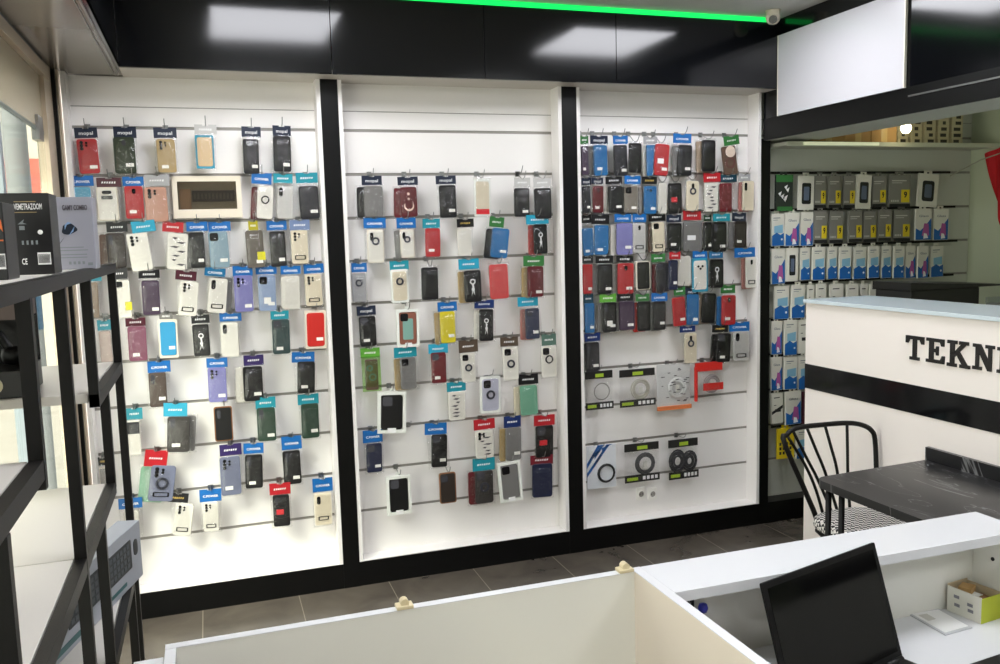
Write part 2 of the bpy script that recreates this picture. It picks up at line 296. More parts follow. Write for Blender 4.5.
# ------------------------------------------------------- hanging phone cases
# bay | row | header colour | header box in the photo | case colour | case box in the photo | tilt | features
# features: s pill lens, q square lens block, d three lenses, c centre pill, l one lens, o round camera disc, r ring,
#           k price sticker, e pale edge, b bronze edge, f flecked pattern, w white figure, g green bag, m crescent and star, n red mark, B<colour> pack behind
DATA = '''
left|top|navy|74,128,98,138|red|78,139,99,174|2|dk
left|top|navy|113,127,137,138|dark green|114,137,136,174|0|ckf
left|top|navy|153,128,177,138|tan|157,139,176,173|0|dk
left|top|white|194,125,217,134|pale gold|196,136,214,168|0|t
left|top|navy|241,127,261,137|black|243,139,259,174|0|ck
left|top|navy|272,126,291,136|black|273,136,291,172|0|ck
left|second|blue|68,176,94,186|cyan|72,187,92,218|0|f
left|second|maroon|96,178,122,187|white|97,187,119,221|0|RQe
left|second|blue|122,177,144,186|red|125,186,144,219|0|ck
left|second|silver|144,175,170,186|rose gold|145,187,168,222|0|d
left|second|blue|251,173,272,184|white|257,186,273,219|-5|rBmaroon
left|second|teal|273,174,293,183|light grey|277,186,293,219|-3|s
left|second|teal|295,173,318,183|charcoal|299,186,319,219|0|k
left|third|black|106,222,128,232|dark brown|107,233,126,268|0|sBbrown
left|third|cyan|131,221,156,232|white|129,233,151,271|6|du
left|third|red|162,222,184,232|white|167,233,188,270|-6|vBgrey
left|third|blue|186,222,208,231|black|190,232,205,268|0|k
left|third|blue|208,222,231,231|light blue|209,231,229,268|0|qk
left|third|yellow|248,221,258,230|grey brown|246,230,264,268|0|yk
left|third|blue|266,221,287,230|black|270,231,286,267|0|sk
left|third|silver blue|289,220,310,230|cream|291,230,308,264|0|dR
left|fourth|teal|87,271,102,281|beige|87,282,99,318|0|k
left|fourth|charcoal|108,268,128,279|white|116,280,131,318|0|qy
left|fourth|black|138,270,160,278|dark purple|142,280,160,315|0|k
left|fourth|maroon|175,271,197,280|white|179,281,198,316|-8|dR
left|fourth|teal blue|204,268,226,276|white|208,278,227,313|-7|sRB grey
left|fourth|blue|232,266,253,276|lavender|234,275,253,312|0|dk
left|fourth|blue|255,266,277,274|pale blue|258,275,276,311|0|qkx
left|fourth|blue|280,266,301,274|clear white|281,276,300,309|0|f
left|fourth|blue|303,264,324,273|cream|305,274,322,306|0|dR
left|fifth|teal|97,320,112,330|pink beige|100,331,112,362|0|-
left|fifth|maroon|125,318,146,326|mauve|128,326,147,361|0|kf
left|fifth|grey|159,313,173,319|bright blue|159,320,178,357|0|pk
left|fifth|black|191,315,210,323|black|193,324,210,356|0|w
left|fifth|blue|219,313,242,321|white|221,322,239,357|0|s
left|fifth|teal|270,311,289,319|slate green|272,319,290,354|0|qk
left|fifth|-|305,309,326,311|bright red|305,311,326,348|0|pk
left|sixth|blue|147,361,171,372|smoky brown|149,372,167,407|0|sk
left|sixth|blue|206,358,228,367|lavender|208,367,227,402|0|dk
left|sixth|purple|243,355,264,365|black|243,366,263,401|0|dkBclear white
left|sixth|blue|291,352,315,362|black|297,361,315,393|-3|sk
left|seventh|teal|126,408,143,419|white|127,420,141,455|0|T
left|seventh|cyan|163,403,188,416|dark grey|167,416,190,452|-4|skB grey
left|seventh|-|214,404,234,406|black|214,406,233,441|0|sb
left|seventh|teal|255,397,276,408|green|257,407,276,441|0|sk
left|seventh|teal|297,394,319,404|green|301,403,319,438|0|k
left|eighth|black|98,457,108,465|clear grey|100,467,110,490|0|e
left|eighth|red|144,450,168,466|blue grey|149,465,175,501|-10|doRBlight green
left|eighth|purple|219,444,242,455|blue grey|220,456,241,495|0|dk
left|eighth|blue|243,443,264,453|black|245,454,263,488|-2|sk
left|eighth|blue|281,436,302,449|black|283,450,301,484|0|dk
left|ninth|blue|118,498,143,508|clear white|124,510,140,537|0|-
left|ninth|black|168,493,189,502|clear white|174,503,193,535|-10|dR
left|ninth|blue|199,489,222,501|clear white|203,501,219,531|0|dR
left|ninth|red|269,483,291,494|black|273,494,290,526|0|dn
left|ninth|blue|312,478,333,491|cream|314,492,332,525|0|sRe
middle|top|navy|361,176,382,185|grey|364,186,383,217|0|Bblack
middle|top|navy|397,177,418,185|maroon|400,187,417,217|0|mBdark red
middle|top|navy|435,176,456,184|black|439,185,456,218|0|kf
middle|top|-|472,177,490,178|cream|474,180,490,216|0|zn
middle|top|white|514,178,530,187|black|514,188,529,217|0|k
middle|top|white|533,178,551,187|black|534,188,551,219|0|-
middle|second|blue|363,218,386,228|white|367,229,384,263|0|soe
middle|second|blue|396,218,416,228|white|400,229,414,258|0|soeBgrey
middle|second|teal|422,219,440,228|red|425,228,440,257|0|k
middle|second|black|456,219,474,227|white|457,228,471,256|0|-
middle|second|green|489,217,504,227|blue|491,228,508,258|-7|kBblack
middle|second|cyan|525,215,549,224|black|533,224,547,254|0|wBred
middle|third|blue|351,263,367,272|silver|352,273,366,302|0|o
middle|third|teal|389,261,409,270|cream|391,270,408,302|0|zo
middle|third|-|421,265,438,267|black|421,267,438,300|0|-
middle|third|cyan|458,259,479,269|black|464,270,481,302|0|wBtan
middle|third|-|489,262,508,264|coral red|489,264,508,299|0|-
middle|third|green|523,256,544,266|maroon|527,266,543,297|0|kBtan
middle|fourth|navy|356,306,376,315|black|359,316,376,346|0|qk
middle|fourth|-|396,308,419,309|copper|396,309,419,347|0|W
middle|fourth|blue|437,302,457,311|yellow|440,311,455,343|0|kBtan
middle|fourth|dark blue|474,300,494,308|black|479,309,493,341|0|wBwhite
middle|fourth|cyan|517,297,538,306|slate blue|525,308,539,339|0|qkBpink
middle|fifth|lime green|360,348,380,357|brown|365,359,378,390|0|g
middle|fifth|teal|393,347,417,357|grey|400,357,416,389|0|qBtan
middle|fifth|cyan|428,344,448,353|dark red|431,352,446,383|0|qk
middle|fifth|brown|458,340,478,352|white|461,353,475,382|0|qo
middle|fifth|brown|500,337,518,346|white|503,347,518,380|0|qo
middle|fifth|green grey|541,334,556,345|white|541,346,556,377|0|qr
middle|sixth|-|377,389,406,391|black|377,391,406,433|-3|W
middle|sixth|teal|446,382,466,391|white|448,391,465,420|0|v
middle|sixth|-|480,374,500,376|pale lilac|480,377,500,412|0|zqo
middle|sixth|black|518,374,538,384|mint green|520,385,537,415|0|Bcream
middle|seventh|blue|362,430,383,442|navy|366,443,382,472|0|qk
middle|seventh|blue|424,423,447,434|black|431,434,447,467|-2|qk
middle|seventh|red|473,419,495,429|white|475,430,493,458|0|dv
middle|seventh|dark blue|503,416,521,427|grey|505,427,521,460|0|kBtan
middle|seventh|red|533,415,555,425|black|535,425,553,457|0|qn
middle|eighth|-|386,473,411,475|black|386,475,411,514|0|W
middle|eighth|-|439,470,456,472|brown black|439,472,456,503|0|qb
middle|eighth|teal|472,458,495,470|dark grey|475,470,493,503|0|qoBdark red
middle|eighth|-|498,459,521,461|grey|498,461,521,501|4|W
middle|eighth|dark red|530,455,553,464|navy|532,463,552,497|0|-
right|top|green|580,136,588,144|dark purple|581,146,588,175|0|k
right|top|navy|589,136,608,144|blue|593,145,607,176|0|kBgrey
right|top|blue|612,136,628,144|charcoal|613,145,627,176|0|qk
right|top|-|628,141,641,143|black|628,143,641,173|0|l
right|top|silver|643,137,657,144|blue|646,145,656,176|0|Bwhite
right|top|-|653,142,668,144|red|654,144,668,176|-5|kn
right|top|blue|673,134,691,143|black|677,145,691,176|-2|dkBgrey
right|top|-|701,138,715,140|black|701,140,715,172|0|dBbeige
right|top|green|723,136,739,145|brown|722,146,736,175|8|G
right|second|navy|581,178,591,185|charcoal|582,186,590,213|0|k
right|second|navy|591,178,603,184|maroon|592,186,603,213|0|ck
right|second|black|605,177,622,184|black|608,186,622,213|0|kBwhite
right|second|blue|624,176,640,184|taupe|624,186,637,213|0|qkBdark grey
right|second|black|641,177,657,184|blue|643,186,656,214|0|lkBclear grey
right|second|-|657,181,666,183|clear white|658,183,666,214|0|-
right|second|-|668,181,681,183|black|668,183,681,214|0|ln
right|second|-|685,179,698,181|cream|686,181,698,211|0|co
right|second|red|703,173,720,182|white|704,183,717,212|0|v
right|second|teal navy|719,175,736,182|dark red|719,183,731,212|0|f
right|second|silver|738,174,750,181|cream|742,181,753,211|0|sBpink
right|third|black|581,215,591,223|blue|582,228,593,256|3|k
right|third|black|591,215,609,224|blue|594,225,608,255|0|k
right|third|blue|614,214,631,222|lavender|616,223,632,255|0|kBwhite
right|third|blue|632,214,646,222|light grey|632,223,645,253|0|cR
right|third|black|648,213,665,221|cream|652,222,664,252|0|qRBbrown
right|third|navy|666,215,681,222|black|667,223,681,251|0|lk
right|third|red|682,211,701,220|grey|682,221,702,252|0|n
right|third|dark green|703,215,711,221|black|703,222,711,251|0|k
right|third|teal|712,214,730,221|black|711,222,726,252|0|skBwhite
right|third|navy|731,213,746,221|dark brown|733,221,746,248|0|kBgrey
right|fourth|charcoal|581,256,593,263|red|582,264,592,294|0|k
right|fourth|black|595,256,613,263|black|597,264,612,294|0|ckBgrey
right|fourth|black|616,256,633,262|red|617,263,633,294|0|ckBclear grey
right|fourth|-|635,259,650,261|black|635,261,650,290|0|ce
right|fourth|green|651,254,665,262|charcoal|656,263,668,292|0|qBdark red
right|fourth|red|669,252,680,259|navy|668,260,677,290|0|k
right|fourth|-|677,254,690,256|clear white|677,256,690,286|0|-
right|fourth|blue|692,251,707,259|white|692,259,707,291|0|t3
right|fourth|light blue|708,251,723,258|black|709,259,723,288|0|w
right|fourth|blue|733,248,755,257|white|745,257,756,288|0|cRBpink
right|fifth|teal navy|583,294,593,303|blue|584,303,594,333|0|k
right|fifth|lime green|599,294,616,302|black|602,302,616,332|0|skxBgrey
right|fifth|black|617,293,633,301|dark purple|619,301,634,330|0|kBgrey
right|fifth|green|635,294,649,301|black|637,301,650,331|0|lBbright red
right|fifth|blue|651,293,667,301|black|653,301,665,330|0|lkBgrey
right|fifth|green|673,287,685,295|red|672,297,685,326|4|k
right|fifth|navy|685,288,698,295|blue|686,294,698,325|0|k
right|fifth|-|700,291,715,293|black|701,293,715,323|-4|sBbeige
right|fifth|green|720,285,735,293|red|721,295,735,325|0|ckBblue
right|sixth|dark blue|584,333,600,341|charcoal|585,342,599,372|0|skBgrey
right|sixth|dark blue|679,326,695,332|cream|684,333,696,363|0|co
right|sixth|black|711,325,728,332|black|716,333,730,362|-3|qkBblack
right|sixth|blue|729,322,749,331|light grey|733,331,748,361|0|sR
'''
CC = {'red': (196,48,52), 'dark green': (50,62,42), 'tan': (198,170,118), 'pale gold': (222,192,150), 'black': (20,20,22), 'cyan': (110,190,220),
 'white': (232,228,218), 'rose gold': (214,160,138), 'light grey': (196,194,190), 'charcoal': (44,44,50), 'dark brown': (56,46,42), 'light blue': (150,178,192),
 'grey brown': (112,104,94), 'cream': (226,214,188), 'beige': (184,162,140), 'dark purple': (72,52,76), 'lavender': (138,136,200), 'pale blue': (160,180,214),
 'clear white': (218,214,204), 'pink beige': (206,186,176), 'mauve': (142,84,106), 'bright blue': (42,160,214), 'slate green': (54,76,76), 'bright red': (232,44,36),
 'smoky brown': (88,74,66), 'dark grey': (64,60,58), 'green': (50,78,62), 'clear grey': (168,164,158), 'blue grey': (124,130,156), 'grey': (134,132,130),
 'maroon': (110,32,40), 'blue': (40,118,180), 'silver': (178,178,182), 'coral red': (226,84,84), 'copper': (160,98,78), 'yellow': (238,220,40),
 'slate blue': (58,64,88), 'brown': (110,84,70), 'dark red': (122,30,40), 'pale lilac': (188,188,206), 'mint green': (120,182,152), 'navy': (34,42,76),
 'brown black': (62,52,46), 'taupe': (138,130,118), 'pink': (206,130,120), 'light green': (150,200,170)}
HC = {'navy': (28,40,66), 'blue': (22,116,200), 'teal': (34,164,184), 'cyan': (44,178,214), 'maroon': (84,28,44), 'red': (204,34,46), 'silver': (190,190,192),
 'white': (226,224,222), 'black': (20,20,24), 'yellow': (206,196,40), 'silver blue': (130,150,190), 'charcoal': (52,52,54), 'teal blue': (24,122,176),
 'grey': (130,128,124), 'purple': (58,42,106), 'green': (60,134,66), 'lime green': (104,184,60), 'dark blue': (22,52,120), 'brown': (96,80,66),
 'green grey': (96,128,116), 'dark red': (130,30,44), 'teal navy': (28,70,90), 'dark green': (30,66,44), 'light blue': (44,130,190)}
def casem(c): return mat('case_'+c.replace(' ', '_'), tuple(v*(.93 if sum(CC[c]) > 560 else .84)-(7 if sum(CC[c]) < 200 else 0) for v in CC[c]), .38, bump=.15, bscale=900)
def headm(c): return mat('header_'+c.replace(' ', '_'), tuple(v*.84 for v in HC[c]), .3)
INKW = mat('white_ink', (236,236,236), .5); INKG = mat('gold_ink', (200,170,90), .5); STICK = mat('white_price_sticker', (238,236,230), .6)
LENS = mat('camera_glass', (16,16,20), .12); RINGM = mat('ring_metal', (70,70,74), .25, .9); BRONZE = mat('bronze_edge', (150,104,70), .35, .6); PALE = mat('pale_edge', (214,206,190), .4)
GREENB = film_mat('green_bag_film', (222,246,200), .06); INK = mat('black_ink', (22,22,24), .6); REDP = mat('red_print', (206,36,44), .5)
WINBOX = mat('white_card_box', (228,230,224), .5); TEALE = mat('teal_tray', (46,140,170), .4); FLECK = {}

def rnd(a, b): return random.uniform(a, b)
def camera_parts(case, w, h, yf, feat, dark):
    """lens blocks and rings on a case front lying at y = yf; w, h the case size"""
    top = h/2; lx = -w/2
    cm = LENS if not dark else mat('dark_grey_lens', (70,70,76), .2)
    m = MB()
    if 's' in feat or 'd' in feat or 'u' in feat:
        if 's' in feat: m.slab(lx+w*.24, top-h*.19, w*.24, h*.27, yf, yf-.0015, w*.11, .0004, 3)
        for k in range(3):
            m.disc(lx+w*.24, top-h*(.1+.09*k), w*.085, yf, yf-.0026, 10)
            if 'd' in feat and k < 2: m.disc(lx+w*.48, top-h*(.115+.08*k), w*.06, yf, yf-.002, 9)
    if 'q' in feat:
        m.slab(lx+w*.3, top-w*.3, w*.44, w*.44, yf, yf-.0016, w*.1, .0004, 3)
        for a, b in ((.2,.2), (.2,.4), (.4,.3)): m.disc(lx+w*a, top-w*b, w*.075, yf, yf-.003, 9)
    if 'c' in feat: m.slab(0, top-h*.16, w*.2, h*.16, yf, yf-.0018, w*.095, .0004, 3)
    if 'Q' in feat: m.slab(0, top-h*.12, w*.5, h*.11, yf, yf-.002, h*.05, .0004, 3).slab(0, top-h*.29, w*.6, h*.12, yf, yf-.002, h*.03, .0004, 3)
    if 'l' in feat: m.disc(0, top-h*.16, w*.1, yf, yf-.002, 10).disc(lx+w*.24, top-h*.14, w*.06, yf, yf-.002, 9)
    if '3' in feat:
        for a, b in ((-.16,.2), (.16,.2), (0,.28)): m.disc(w*a, top-h*b, w*.08, yf, yf-.003, 10)
    if m.v: m.build('camera_lens', cm, case)
    if 'G' in feat:
        MB().disc(w*.1, top-h*.2, w*.36, yf, yf-.0012, 18).build('pale_disc_print', mat('pale_pink_print', (226,206,190), .4), case)
        MB().disc(0, -h*.08, w*.34, yf, yf-.0014, 18, w*.26).build('dark_ring_print', mat('dark_red_ring', (96,40,44), .4), case)
    if 'r' in feat: MB().disc(0, top-h*.42, w*.27, yf, yf-.003, 18, w*.19).build('finger_ring', RINGM, case)
    if 'o' in feat:
        z = top-h*.5 if 'q' in feat or 'd' in feat else top-h*.34
        MB().disc(0, z, w*.27, yf, yf-.003, 18, w*.15).build('finger_ring', mat('dark_ring', (60,62,76), .3, .5), case)
    if 'R' in feat:
        z = -h*.31 if 'Q' not in feat else -h*.1
        m = MB()
        for (a, b, c, d) in ((-1,1,1,1.45), (-1,1,-1.45,-1), (-1.25,-1,-1.3,1.3), (1,1.25,-1.3,1.3)):
            if 'Q' not in feat: m.box(w*.26*a, w*.26*b, yf-.002, yf, z+h*.045*c, z+h*.045*d)
        if m.v: m.build('kickstand_ring', RINGM, case)
def rows(*f): return f
ORD = ['first', 'second', 'third', 'fourth', 'fifth', 'sixth', 'seventh', 'eighth', 'ninth', 'tenth', 'eleventh', 'twelfth', 'thirteenth', 'fourteenth', 'fifteenth', 'sixteenth']
def make_case(parent, w, h, t, col, feat, name='phone_case'):
    c = MB(); r = min(w, h)*.13
    yf = -t
    if 'p' in feat or 'z' in feat or 't' in feat:  # tray or box around the case
        em = TEALE if 't' in feat else (WINBOX if 'z' in feat else PALE)
        tr = MB().slab(0, 0, w*1.05, h*1.06, 0, -t*.8, r*.5, .001).build('tray', em, parent)
        w2, h2 = w*.86, h*.92
    else: w2, h2 = w, h
    edge = 'e' in feat or 'b' in feat
    if edge: MB().slab(0, 0, w2, h2, 0, -t*.98, r, .001).build('case_edge', BRONZE if 'b' in feat else PALE, parent)
    k = .9 if edge else 1
    cs = c.slab(0, 0, w2*k, h2*(1-(1-k)*.5), 0, -t-.0006, r*k, .0016).build(name, casem(col), parent)
    yf = -t-.0006
    dark = sum(CC[col]) < 230
    camera_parts(cs, w2*k, h2*k, yf, feat, dark)
    if 'k' in feat:
        sx = w2*(.22 if random.random() < .7 else -.1); sz = -h2*rnd(.26, .34)
        MB().box(sx-w2*.19, sx+w2*.19, yf-.0006, yf, sz-h2*.048, sz+h2*.048).build('price_sticker', STICK, cs)
    if 'x' in feat:
        MB().box(-w2*.2, w2*.2, yf-.0007, yf, -h2*.3, -h2*.12).build('price_sticker', STICK, cs)
    if 'f' in feat:
        m = MB()
        for i in range(16):
            a = rnd(-.42, .42)*w2; b = rnd(-.44, .44)*h2; an = rnd(0, 3.1); L = rnd(.05, .16)*w2; d = .0006
            ux, uz = math.cos(an)*L, math.sin(an)*L
            m.poly([(a-ux, b-uz), (a+uz*.25, b-ux*.25), (a+ux, b+uz), (a-uz*.25, b+ux*.25)], yf-d, yf)
        m.build('flecked_print', mat('fleck_pale', tuple(min(255, int(v*.6+90)) for v in CC[col]), .5) if False else mat('fleck_'+col.replace(' ', '_'), tuple(min(255, int(v*.6+80)) for v in CC[col]), .5), cs)
    if 'v' in feat:
        m = MB()
        for i in range(7):
            z = h2*(.36-.12*i); x = w2*rnd(-.2, .2); L = w2*rnd(.12, .28)
            m.poly([(x-L, z), (x-L*.2, z+h2*.03), (x+L, z+h2*.02), (x+L*.3, z-h2*.03)], yf-.0006, yf)
        m.build('printed_figures', mat('dark_print', (64,58,66), .5), cs)
    if 'w' in feat:
        m = MB().disc(0, h2*.14, w2*.17, yf, yf-.0007, 12, w2*.1).disc(0, -h2*.1, w2*.1, yf, yf-.0007, 10)
        m.poly([(-w2*.05, h2*.06), (w2*.05, h2*.06), (w2*.09, -h2*.3), (w2*.01, -h2*.16), (-w2*.12, -h2*.33), (-w2*.03, -h2*.12)], yf-.0007, yf)
        m.build('printed_figure', INKW, cs)
    if 'm' in feat:
        m = MB(); pts = []; rr = w2*.3; zc = -h2*.14
        for i in range(13):
            a = R(150+240*i/12); pts.append((rr*math.cos(a), zc+rr*math.sin(a)))
        for i in range(13):
            a = R(390-240*i/12-0); pts.append((rr*.78*math.cos(a), zc+rr*.16+rr*.80*math.sin(a)))
        q = []
        for i in range(12): m.add([(pts[i][0], yf-.0007, pts[i][1]), (pts[i+1][0], yf-.0007, pts[i+1][1]), (pts[24-i][0], yf-.0007, pts[24-i][1]), (pts[25-i][0], yf-.0007, pts[25-i][1])], [(0, 1, 2, 3)])
        st = [((rr*.36 if i % 2 == 0 else rr*.15)*math.sin(2*math.pi*i/10), h2*.1+(rr*.36 if i % 2 == 0 else rr*.15)*math.cos(2*math.pi*i/10)) for i in range(10)]
        m.poly(st, yf-.0007, yf); m.disc(0, h2*.27, rr*.3, yf, yf-.0007, 10)
        m.build('crescent_and_star', mat('cream_ink', (232,206,190), .5), cs)
    if 'n' in feat:
        if 'z' in feat: MB().box(-w2*.5, w2*.5, yf-.0008, yf, -h2*.5, -h2*.34).build('red_band', REDP, cs)
        else: MB().box(-w2*.3, w2*.14, yf-.0008, yf, -h2*.12, h2*.04).build('red_band', REDP if sum(CC[col]) < 300 and col != 'red' else INKW, cs)
    if 'y' in feat:
        MB().box(w2*.1, w2*.56, yf-.0016, yf-.0008, -h2*.3, -h2*.08).build('yellow_tag', mat('yellow_tag', (214,206,40), .5), cs)
    if 'T' in feat:
        MB().box(-w2*.46, w2*.46, yf-.0009, yf, h2*.12, h2*.46).build('dark_top_panel', casem('charcoal'), cs)
    if 'W' in feat: pass
    return cs
def window_box(root, w, h, t, col):
    """white card box with a window that shows the case inside"""
    b = .11*w
    m = MB().box(-w/2, w/2, -.002, 0, -h/2, h/2)
    for a in ((-w/2, -w/2+b, -h/2, h/2), (w/2-b, w/2, -h/2, h/2), (-w/2+b, w/2-b, h/2-b, h/2), (-w/2+b, w/2-b, -h/2, -h/2+b)): m.box(a[0], a[1], -t, -.002, a[2], a[3])
    m.box(-w*.09, w*.09, -.003, -.001, h/2, h/2+.014)
    m.build('window_box', WINBOX, root)
    cs = MB().slab(0, 0, w-2*b-.003, h-2*b-.003, -.002, -t+.003, w*.1).build('phone_case', casem(col), root)
    camera_parts(cs, w-2*b, h-2*b, -t+.003, 'q', sum(CC[col]) < 230)
    if col == 'copper': MB().slab(0, -.004, w*.46, h*.56, -t+.003, -t+.0015, .006).build('clear_back', mat('sea_green_back', (120,160,150), .3), cs)
    m = MB().box(-w*.15, w*.15, -t-.001, -t+.001, -h/2+b*.15, -h/2+b*1.7); m.build('label', INKW, root)

PACKS = []; ROWS = {}
for ln in DATA.strip().splitlines():
    bay, row, hc, hb, cc, cb, tilt, feat = [s.strip() for s in ln.split('|')]
    back = None
    if 'B' in feat: feat, back = feat.split('B'); back = back.strip()
    PACKS.append([bay, row, hc, [float(v) for v in hb.split(',')], cc, [float(v) for v in cb.split(',')], float(tilt), feat, back])
EXTRA = {'W': 'in white window box', 'm': 'with crescent and star', 'w': 'with white figure', 'r': 'with ring', 'o': 'with round ring', 'R': 'with kickstand', 'f': 'with fleck print', 'v': 'with printed figures', 'b': 'with bronze edge', 'g': 'in green bag', 'G': 'with pale disc', 'p': 'in pale tray', 't': 'in teal tray', 'n': 'with red band'}
def look_of(hc, cc, feat):
    ex = next((EXTRA[c] for c in 'WmwbpgGtvrof' if c in feat), '')
    if hc == '-': s = cc+' phone case '+(ex or 'without header card')
    else: s = cc+' phone case '+(ex+' ' if ex and len(ex.split()) < 3 else '')+'under '+hc+' header'
    return s
def px2m(x0, y0, x1, y1, y):
    c = at((x0+x1)/2, (y0+y1)/2, 'y', y)
    w = (at(x1, (y0+y1)/2, 'y', y)-at(x0, (y0+y1)/2, 'y', y)).x; h = at((x0+x1)/2, y0, 'y', y).z-at((x0+x1)/2, y1, 'y', y).z
    return c, w, h
def groove_near(z): return min((g0-.2*k for k in range(10)), key=lambda g: abs(g-z))
SQUIG = None
def pack(bay, row, n, hc, hb, cc, cb, tilt, feat, behind=False, seq=0):
    y = -.062-.011*(seq % 2)-.003*(seq % 3)+(.024 if behind else 0)
    c, w, h = px2m(*cb, y); w *= .97; h *= .985
    look = look_of(hc, cc, feat)
    if behind: lab = '%s phone case half hidden behind the %s from left, %s row, %s bay' % (cc, n, row, bay)
    else: lab = '%s, %s from left, %s row, %s bay' % (look, n, row, bay)
    if len(lab.split()) > 16: lab = lab.replace(' from left', '')
    yaw = rnd(-5, 5); tilt = tilt or rnd(-1.4, 1.4)
    root = thing('hanging_phone_case', c, lab, 'phone case', '%s row of hanging phone cases in the %s bay' % (row, bay), (0, R(-tilt), R(yaw)))
    t = .009
    if 'W' in feat: window_box(root, w, h, .016, cc)
    else:
        make_case(root, w, h, t, cc, feat)
    M3 = Matrix.Rotation(-R(-tilt), 3, 'Y')
    if hb is not None:
        hcn, hw, hh = px2m(*hb, y); d = M3 @ (hcn-c); hw *= .96
        if hc != '-':
            m = MB(); x0, x1 = d.x-hw/2, d.x+hw/2; z0, z1 = d.z-hh*.52, d.z+hh*.5
            m.box(x0, x1, -.0012, .0012, z0, z1-.004); 
            k = .012; m.box(x0, d.x-k, -.0012, .0012, z1-.004, z1+.001).box(d.x+k, x1, -.0012, .0012, z1-.004, z1+.001)
            hd = m.build('header_card', headm(hc), root)
            hd.location = (0, -.004, 0)
            if hc == 'navy': lettering('header_logo', 'mopal', INKW, hd, (d.x, -.0016, d.z-.002), hw*.62, .02)
            elif hc in ('blue', 'teal blue'): lettering('header_logo', 'C.POWER', INKW, hd, (d.x, -.0016, d.z-.004), hw*.7, .014, bold=True)
            else:
                im = INKG if hc in ('black',) and random.random() < .4 else INKW
                q = MB()
                for i in range(6):
                    a = d.x-hw*.3+hw*.1*i; q.poly([(a, d.z-.005), (a+hw*.06, d.z-.006+rnd(0, .004)), (a+hw*.075, d.z+.004), (a+hw*.02, d.z+.003)], -.0022, -.0012)
                q.build('header_logo', im, hd)
        ztop = d.z-(hh*.5 if hc != '-' else 0)
        bx = d.x*.5
    else: ztop = h/2+.004; d = Vector((0, 0, h/2+.01)); hw = w; bx = 0
    if 'W' not in feat and 'p' not in feat and not (hc == '-' and 'b' in feat):
        # clear bag: a soft pillow of film around the case
        bw = max(w*1.16, hw*.98 if hb is not None else 0)/2; zb = -h/2-.007; m = MB(); N = 5; vs = []; fs = []
        for s, yy in ((1, -.0145), (-1, .003)):
            for i in range(N):
                for j in range(N):
                    u = -1+2*i/(N-1); v = j/(N-1)
                    e = (1-u*u)**.5 if abs(u) < 1 else 0
                    e = min(1, (1-abs(u)**4))*min(1, 1-(2*v-1)**6)
                    top = (d.x if v > .5 else d.x*.5)*(v if hb is not None else 0)
                    vs.append((top*.6+u*bw, -.005+(yy+.005)*e, zb+(ztop+.004-zb)*v))
        for s in range(2):
            for i in range(N-1):
                for j in range(N-1):
                    a = s*N*N+i*N+j; q = (a, a+N, a+N+1, a+1); fs.append(q if s == 0 else q[::-1])
        m.add(vs, fs).build('plastic_bag', GREENB if 'g' in feat else FILM, root)
    if 'g' in feat:
        m = MB().disc(-w*.14, h*.22, w*.26, -t-.001, -t-.003, 16, w*.14).disc(w*.06, -h*.08, w*.3, -t-.001, -t-.003, 18, w*.2)
        m.build('finger_ring', mat('silver_blue_ring', (150,170,200), .25, .6), root)
    if not behind:
        # hook in the groove above
        hcn = at((hb[0]+hb[2])/2, hb[1]+1.5, 'y', y); zg = groove_near(hcn.z+.01)
        if abs(zg-hcn.z) > .07: zg = min(zg, hcn.z+.03) if zg > hcn.z else zg
        x = hcn.x
        hk = thing('display_hook', (x, .004, zg), 'steel wall hook carrying the %s, %s from left, %s row, %s bay' % (cc+' case', n, row, bay), 'hook', 'wall hooks of the %s bay' % bay)
        MB().box(-.011, .011, -.0095, -.003, -.012, .012, .001).build('hook_plate', CHROME, hk)
        dz = hcn.z-zg; L = y-.035
        MB().tube([(0, -.008, 0), (0, y*.5, dz*.4+.002), (0, y-.006, dz+.002), (0, L-.006, dz+.010), (0, L-.022, dz+.030), (0, L-.026, dz+.038)], .0019, 6, smooth=3).build('hook_wire', CHROME, hk, True)
    return root
cnt = {}
for p in PACKS:
    bay, row, hc, hb, cc, cb, tilt, feat, back = p
    k = cnt.get((bay, row), 0); cnt[(bay, row)] = k+1
    n = ORD[k]
    pack(bay, row, n, hc, hb, cc, cb, tilt, feat, False, k)
    if back:
        s = -(cb[2]-cb[0])*.38
        cb2 = [cb[0]+s, cb[1]+1, cb[2]+s, cb[3]+1]
        if back == 'grey' and bay == 'left': cb2 = [cb[0]-s*.7, cb[1]-1, cb[2]-s*.7, cb[3]-1]
        pack(bay, row, n, '-', None, back, cb2, tilt+rnd(-2, 2), '-', True, k)

def hook_at(x, z, y, label, group, L=.03):
    hk = thing('display_hook', (x, .004, z), label, 'hook', group)
    MB().box(-.011, .011, -.0095, -.003, -.012, .012, .001).build('hook_plate', CHROME, hk)
    MB().tube([(0, -.008, 0), (0, y*.5, .002), (0, y-.006, .002), (0, y-L, .012), (0, y-L-.016, .034)], .0019, 6, smooth=3).build('hook_wire', CHROME, hk, True)
# empty hooks seen over the packs
for px, py, bay, txt in ((521,184,'middle','empty steel hook above the black cases, top row, middle bay'), (410,430,'middle','short empty steel hook left of the navy case, seventh row, middle bay')):
    p = at(px, py, 'y', -.05); hook_at(p.x, groove_near(p.z), -.05, txt, 'empty hooks of the middle bay', .02)

